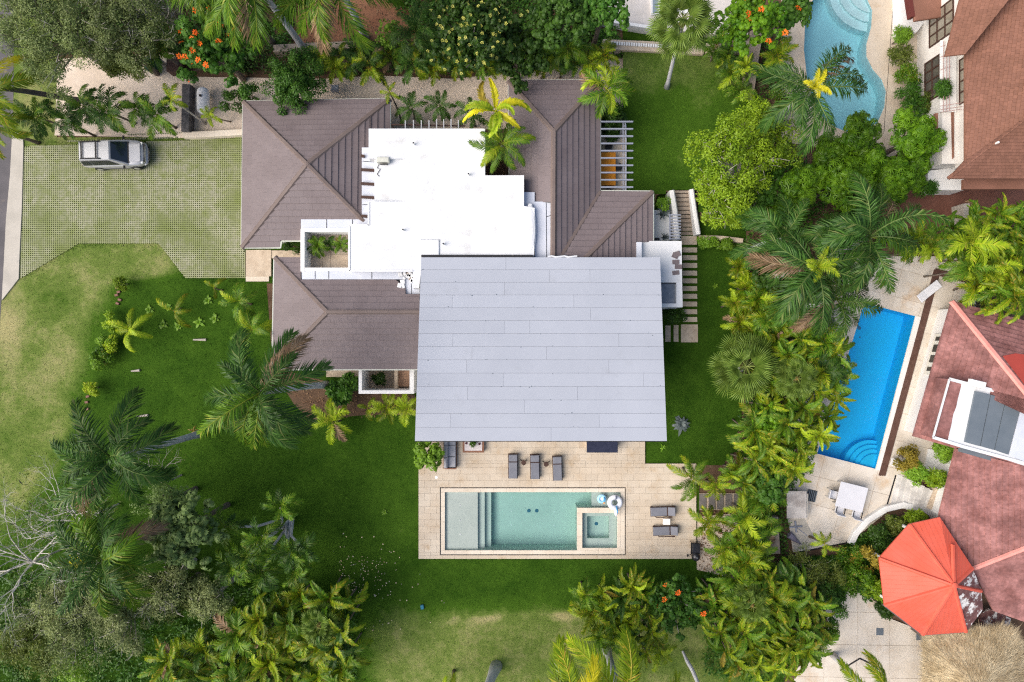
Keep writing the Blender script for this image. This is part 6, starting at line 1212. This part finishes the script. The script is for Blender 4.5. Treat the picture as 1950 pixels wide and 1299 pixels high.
tree('large light green tree beside the garden stairs', (1402, 315), 6.2, 104, L_light, 'leaf', 95, .5, 150, .17, .085, .6, (1420, 380), .4, limbs=26, lmat=m_branch, twigs=3, tr=.18); tree('light green tree lower crown beside the low hedge', (1392, 385), 5.0, 62, L_light, 'leaf', 42, .45, 140, .17, .085, .6, None, .3, limbs=14, lmat=m_branch, twigs=3); tree('green tree behind the dark spear leaf palm', (1475, 265), 5.0, 60, L_light, 'leaf', 36, .48, 130, .18, .09, .6)
tree('bushy green tree below the light green tree', (1462, 350), 4.2, 55, L_tulip, 'rosette', 60, .4, 100, .24, .09, .6, hollow=.3); tree('shaded tree between the mango trees and the dark palms', (1500, 400), 3.6, 52, L_mango, 'rosette', 52, .4, 100, .26, .08, .6, hollow=.3); tree('dark tree at the end of the rubble wall', (1440, 215), 4.0, 42, L_light, 'leaf', 34, .42, 130, .17, .08, .6); tree('green tree left of the brick pavement', (1655, 385), 3.4, 44, L_tulip, 'rosette', 42, .4, 100, .26, .09, .6, hollow=.3); tree('dark tree below the large dark palms', (1470, 520), 3.0, 46, L_tree, 'rosette', 44, .4, 100, .24, .09, .6, hollow=.3); bush('shrub at the corner of the curved pool terrace', (1505, 180), 2.4, 36, L_mango, nclump=24, cr=.36)
fan_palm('fan palm inside the hedge beside the blue pool', (1515, 720), 4.4, 1.5, 16, (1512, 715), 0, (.1, .08), 8); fan_palm('small fan palm in the thicket left of the lower patio', (1430, 1150), 4.6, 1.3, 15, (1425, 1140), 0, (.1, .08), 9); fan_palm('fan palm in the lower left thicket', (610, 1190), 4.4, 1.4, 15, (615, 1180), 0, (.1, .08), 10); tree('leafy tree among the areca palms below the blue pool', (1470, 930), 3.6, 40, L_tulip, 'rosette', 40, .36, 100, .24, .09, .6, hollow=.3); tree('dark leafy tree within the hedge beside the blue pool', (1480, 800), 4.0, 42, L_mango, 'rosette', 42, .38, 100, .26, .08, .6, hollow=.3); bush('green shrub in the hedge near the fan palm', (1470, 640), 2.6, 34, L_tulip, nclump=22, cr=.36); bush('olive shrub at the lawn side of the hedge', (1440, 850), 2.0, 28, L_mango, nclump=18, cr=.34); bush('shrub under the trees left of the lower patio', (1545, 1135), 2.4, 34, L_tree, nclump=20, cr=.34); bush('leafy shrub beside the boundary stone wall', (1440, 1005), 2.2, 30, L_tulip, nclump=18, cr=.34)
MG = 'round mango trees above the blue pool'
for (x, y, rp, z), l in zip(((1745, 262, 56, 4.2), (1652, 262, 50, 4.4), (1640, 318, 48, 4.2), (1597, 352, 46, 4.6), (1536, 352, 50, 4.6), (1702, 338, 40, 3.8), (1745, 318, 36, 3.4), (1580, 300, 44, 4.0), (1690, 362, 34, 3.4)), ('nearest the terracotta house', 'touching the curved pool end', 'right of centre in the cluster', 'in the middle of the cluster', 'next to the light green tree', 'above the brick pavement', 'beside the white house wall', 'below the spear leaf palm', 'at the corner of the brick pavement')): tree('round mango tree ' + l, (x, y), z, rp, L_mango, 'rosette', int(rp * .3), .72, 420, .36, .07, .75, group=MG, limbs=5, hollow=.35)
tree('blue green round leaved tree beside the yellow frond palm', (335, 1018), 7.4, 82, L_blue, 'rosette', 110, .36, 110, .27, .12, .7, hollow=.35); tree('dark blue green tree below the leaning royal palm', (310, 960), 4.5, 55, L_blue, 'leaf', 34, .48, 120, .16, .07, .6)
tree('pale sage tree behind the bare branches', (110, 1175), 5.4, 85, L_sage, 'leaf', 80, .5, 180, .16, .06, .5, limbs=30, lmat=m_branch, twigs=4, hollow=.35); tree('olive feathery tree beside the palm thicket', (395, 1145), 4.2, 55, L_sage, 'leaf', 44, .46, 160, .16, .06, .55, limbs=12, lmat=m_branch, twigs=2, hollow=.35)
bare_tree('bare pale tree with dark pods at the left lawn edge', (225, 960), 4.4, ((-.8, .35, .5), (-.6, -.3, .5), (.1, .6, .6), (.6, .25, .6), (-.2, -.2, .8), (.3, -.5, .6), (-.4, .7, .6)), 1.9, M('whitish_branch', (.5, .46, .41), (.62, .58, .53)), 5, 4, (L_olive, 2), 34, .05); bare_tree('wide bare pale tree reaching from the left edge', (150, 1030), 4.6, ((-.8, .3, .35), (-.7, -.4, .4), (-.3, .8, .4), (.5, .6, .5), (.7, 0, .5), (0, -.7, .5), (-.9, 0, .3), (-.5, .5, .6)), 2.1, M('whitish_branch', (.5, .46, .41), (.62, .58, .53)), 21, 4, None, 10, .06); bare_tree('second bare pale tree among the lower left thicket', (215, 1150), 3.0, ((-.5, -.4, .7), (.6, -.2, .7), (.2, .5, .7), (-.5, .3, .7)), 1.7, m_branch, 8, 4, (L_grey, 9), 8, .05); bare_tree('thin bare tree beside the leaning palm', (345, 905), 2.6, ((.5, .4, .6), (.1, -.6, .6), (-.6, .3, .6)), 1.5, m_branch, 11, 3, (L_olive, 2), 0, .05)
tree('grey green tree in the lower left thicket', (205, 1160), 5.6, 105, L_sage, 'leaf', 100, .5, 200, .16, .06, .5, limbs=34, lmat=m_branch, twigs=4, hollow=.35); tree('sage coloured feathery tree behind the palm thicket', (300, 1115), 5.0, 75, L_sage, 'leaf', 60, .5, 180, .16, .06, .5, limbs=20, lmat=m_branch, twigs=4, hollow=.35); tree('dusky tree in the lower left corner', (60, 1235), 5.0, 75, L_olive, 'leaf', 60, .5, 190, .16, .06, .6); tree('dark green bush at the left edge of the thicket', (40, 1150), 3.5, 60, L_tree, 'leaf', 36, .48, 130, .16, .07, .6); bush('bright green bush in the lower left thicket', (130, 1275), 3.2, 45, L_bright, nclump=24, cr=.4); tree('grey green shrub tree above the palm thicket', (330, 1130), 3.6, 62, L_olive, 'leaf', 42, .5, 120, .16, .06, .5); bush('olive bush under the yellow frond', (120, 1110), 3, 50, L_olive, nclump=26, cr=.42)
tree('dark leafy shrub with orange flowers on the lower lawn', (1297, 1158), 3.6, 66, L_tulip, 'rosette', 85, .36, 110, .22, .08, .6, flowers=('o', 6, .85), hollow=.35, limbs=10, lmat=m_branch); bush('dark green shrub at the left edge of the lower patio', (1583, 1165), 2.6, 42, L_tulip, nclump=26, cr=.36); bush('second shrub edging the lower patio', (1572, 1205), 2.2, 34, L_mango, nclump=18)
bush('olive shrub with red tips beside the umbrella', (1540, 1088), 2.4, 48, L_olive, nclump=34, cr=.36, ll=.16, lw=.035, limbs=12, lmat=m_branch, twigs=2); bush('second olive shrub beside the areca palms', (1580, 1100), 2.2, 34, L_olive, nclump=22, ll=.16, lw=.035)
palm('slender young palm in front of the olive shrub', (1570, 1035), 2.2, 1.0, 7, 'feather', L_areca)
SB = (('dark olive shrub inside the curved wall', (1712, 1004), 24, L_olive), ('deep green shrub below the curved wall', (1682, 1026), 26, L_tree), ('bright shrub at the tip of the coral roof', (1748, 990), 16, L_light), ('green shrub left of the coral roof', (1624, 1072), 28, L_mango), ('golden shrub left of the coral roof', (1656, 1068), 30, L_gold), ('green shrub below the golden shrub', (1635, 1112), 34, L_mango), ('leafy shrub at the coral roof edge', (1670, 1120), 26, L_light), ('golden green shrub at the red roof corner', (1733, 875), 26, L_gold), ('bright green shrub in the stair bed', (1745, 898), 24, L_bright), ('pale spiky shrub on the white court', (1786, 912), 20, L_light), ('pale shrub below the red roof', (1806, 858), 20, L_bright), ('dark shrub under the coral roof corner', (1688, 1160), 18, L_tree))
for l, c, rp, mt_ in SB: bush(l, c, 1.5, rp, mt_, nclump=20, cr=.3, ll=.2, lw=.075)
for l, c, rp, mt_ in (('bushy bright shrub at the grey roof corner', (812, 862), 34, L_bright), ): bush(l, c, 2.0, rp, mt_, nclump=34, cr=.36, style='rosette', per=100, ll=.24, lw=.09)
for k, (x, y, rp, mt_) in enumerate(((1722, 66, 13, L_bright), (1722, 100, 22, L_olive), (1730, 140, 22, L_mango), (1738, 172, 26, L_tulip), (1745, 205, 26, L_tulip), (1770, 190, 22, L_olive), (1800, 168, 10, L_tulip), (1770, 357, 16, L_tulip))): bush('shrub in front of the white wall of the terracotta house, %s from the top' % 'first second third fourth fifth sixth seventh eighth'.split()[k], (x, y), 1.6 if k != 6 else 3.4, rp, mt_, nclump=14, cr=.28, ll=.26, lw=.05, group='shrubs before the terracotta house')
bush('low bright green hedge left part below the light green tree', (1350, 460), .8, 20, L_bright, nclump=16, cr=.22, sy=.5); bush('low bright green hedge right part below the light green tree', (1385, 465), .8, 18, L_bright, nclump=14, cr=.22, sy=.5); bush('leafy plant beside the white stair wall', (1268, 388), 1.4, 16, L_bright, nclump=10, cr=.25); bush('dark shrubs behind the pergola', (1168, 225), 1.9, 30, L_tree, nclump=20, cr=.32, ll=.24, lw=.1); bush('dark leafy plants under the pergola', (1163, 252), 1.5, 18, L_tree, nclump=12, cr=.25, ll=.24, lw=.1)
bush('dark plants below the white roof block', (1285, 600), .9, 22, L_tree, nclump=14, cr=.25); palm('small courtyard palm, left', (606, 468), 3.1, .85, 16, 'areca', L_coco, None, (.04, .04), z0=2.3); palm('small courtyard palm, right', (650, 466), 3.1, .75, 15, 'areca', L_coco, None, (.04, .04), z0=2.3); palm('small dark courtyard palm at the wall', (628, 464), 2.9, .6, 12, 'areca', L_dark, None, (.04, .04), z0=2.3); bush('narrow green plants beside the courtyard wall', (556, 468), 1.4, 16, L_tree, nclump=10, cr=.22, sx=1.2); bush('dark pot plants inside the white walled patio', (722, 722), 1.1, 17, L_tree, nclump=10, cr=.2)
bush('broad leaved green plants in the bed beside the walled patio', (655, 742), 1.2, 26, L_tulip, nclump=16, cr=.28, ll=.4, lw=.2); bush('green table plant on the coffee table', (900, 843), .95, 8, L_tree, nclump=5, cr=.12, ll=.2, lw=.05, limbs=1, z0=.55)
rosette('small bromeliad clinging to the foot of the leaning royal palm', (369, 820), .8, .35, 12, L_gold, None, .05)
rosette('blue grey agave on the right lawn', (1297, 808), 0, .75, 22, L_agave, None, .12)
for k, (x, y, s_) in enumerate(((397, 573, .42), (285, 590, .42), (380, 614, .46), (410, 607, .42), (312, 618, .36), (340, 622, .36), (322, 585, .3))): rosette('light green rosette plant on the left lawn, %s' % ('below the paver corner', 'between the two sparse palms', 'lowest near the young palms', 'nearest the entrance palms', 'beside the lime palm', 'right of the lime palm', 'beside the sparse palm')[k], (x, y), 0, s_, 9, L_bright, 'rosette plants on the left lawn', .10)
for k, (x, y, rp, mt_) in enumerate(((207, 612, 18, L_light), (200, 650, 16, L_bright), (190, 675, 22, L_mango), (182, 690, 14, L_bright), (172, 740, 12, L_lime), (228, 540, 10, L_light), (208, 655, 12, L_lime))): bush('small plant along the left garden edge, %s' % 'first second third fourth fifth sixth seventh'.split()[k], (x, y), .9, rp, mt_, nclump=9, cr=.22, ll=.18, lw=.06, group='plants along the left garden edge')
for x, y, l in ((1362, 545, 'small green tuft on the right lawn'), (1262, 852, 'tiny tuft below the agave'), (733, 975, 'yellow green tuft on the lower lawn')): rosette(l, (x, y), 0, .3, 9, L_bright, None, .05, 'grass_tuft', 'tuft')
# ---- ground cover in the shade, litter on the lawn
def cover(name, label, polys, n, mat, zr, ll, lw, seed):
    rng = np.random.default_rng(seed); out = []
    for poly in polys:
        xs = [p[0] for p in poly]; ys = [p[1] for p in poly]; px = rng.uniform(min(xs), max(xs), n); py = rng.uniform(min(ys), max(ys), n); k = inside(px, py, poly); k &= (np.sin(px * .09 + 1) * np.cos(py * .11) + rng.normal(0, .5, n)) > -.35; out.append(np.stack([(px[k] - 975) / S, (649.5 - py[k]) / S, rng.uniform(*zr, k.sum())], 1))
    p = np.concatenate(out); m = len(p); o = link(name, leaf_cloud(name, p, rng.normal(0, .5, (m, 3)) + np.array([0, 0, 1.0]), rng.normal(0, 1, (m, 3)), ll * rng.uniform(.6, 1.3, m), lw * rng.uniform(.6, 1.3, m), rng.uniform(0, 1, m)), mat); return tag(o, label, name.replace('_', ' '), None, 'stuff')
cover('ground_cover', 'dark low undergrowth under the trees', [[(112, -60), (560, -60), (560, 92), (330, 92), (112, 105)], [(700, -40), (1150, -40), (1185, 110), (1000, 118), (830, 110)], [(1430, 60), (1500, 60), (1500, 300), (1700, 330), (1700, 440), (1600, 560), (1560, 660), (1410, 640), (1420, 430)], [(1410, 640), (1560, 660), (1550, 860), (1500, 950), (1490, 1300), (1340, 1280), (1340, 1090), (1400, 1060)], [(-20, 1080), (420, 1110), (680, 1140), (680, 1320), (-20, 1320)], [(1500, 1060), (1620, 1060), (1600, 1140), (1520, 1140)], [(1605, 1040), (1700, 980), (1720, 1130), (1640, 1140)]], 26000, L_tulip, (.05, .6), .26, .11, 3)
cover('undergrowth', 'dark low plants between the boundary wall and the gravel path', [[(440, 88), (700, 92), (1000, 100), (1150, 98), (1120, 122), (1000, 134), (860, 146), (720, 140), (620, 146), (470, 144)], [(330, 92), (470, 92), (470, 140), (400, 140)]], 9000, L_tree, (.1, 1.0), .26, .10, 9)
cover('fallen_leaves', 'pale fallen leaves scattered on the lower lawn', [[(590, 1020), (760, 1010), (840, 1120), (900, 1200), (690, 1210), (650, 1120)], [(640, 1060), (740, 1060), (740, 1140), (660, 1130)]], 170, M('pale_dry_leaf', (.55, .42, .25), (.65, .58, .42)), (.05, .08), .11, .08, 5)
cover('leaf_litter', 'brown leaf litter on the soil beds', [[(560, -60), (820, -60), (800, 84), (560, 90)], [(520, 705), (690, 745), (790, 755), (795, 788), (590, 798)], [(1335, 975), (1430, 960), (1440, 1060), (1390, 1095), (1330, 1085)]], 2200, M('brown_dry_leaf', (.16, .08, .04), (.28, .17, .09)), (.02, .06), .14, .08, 6)
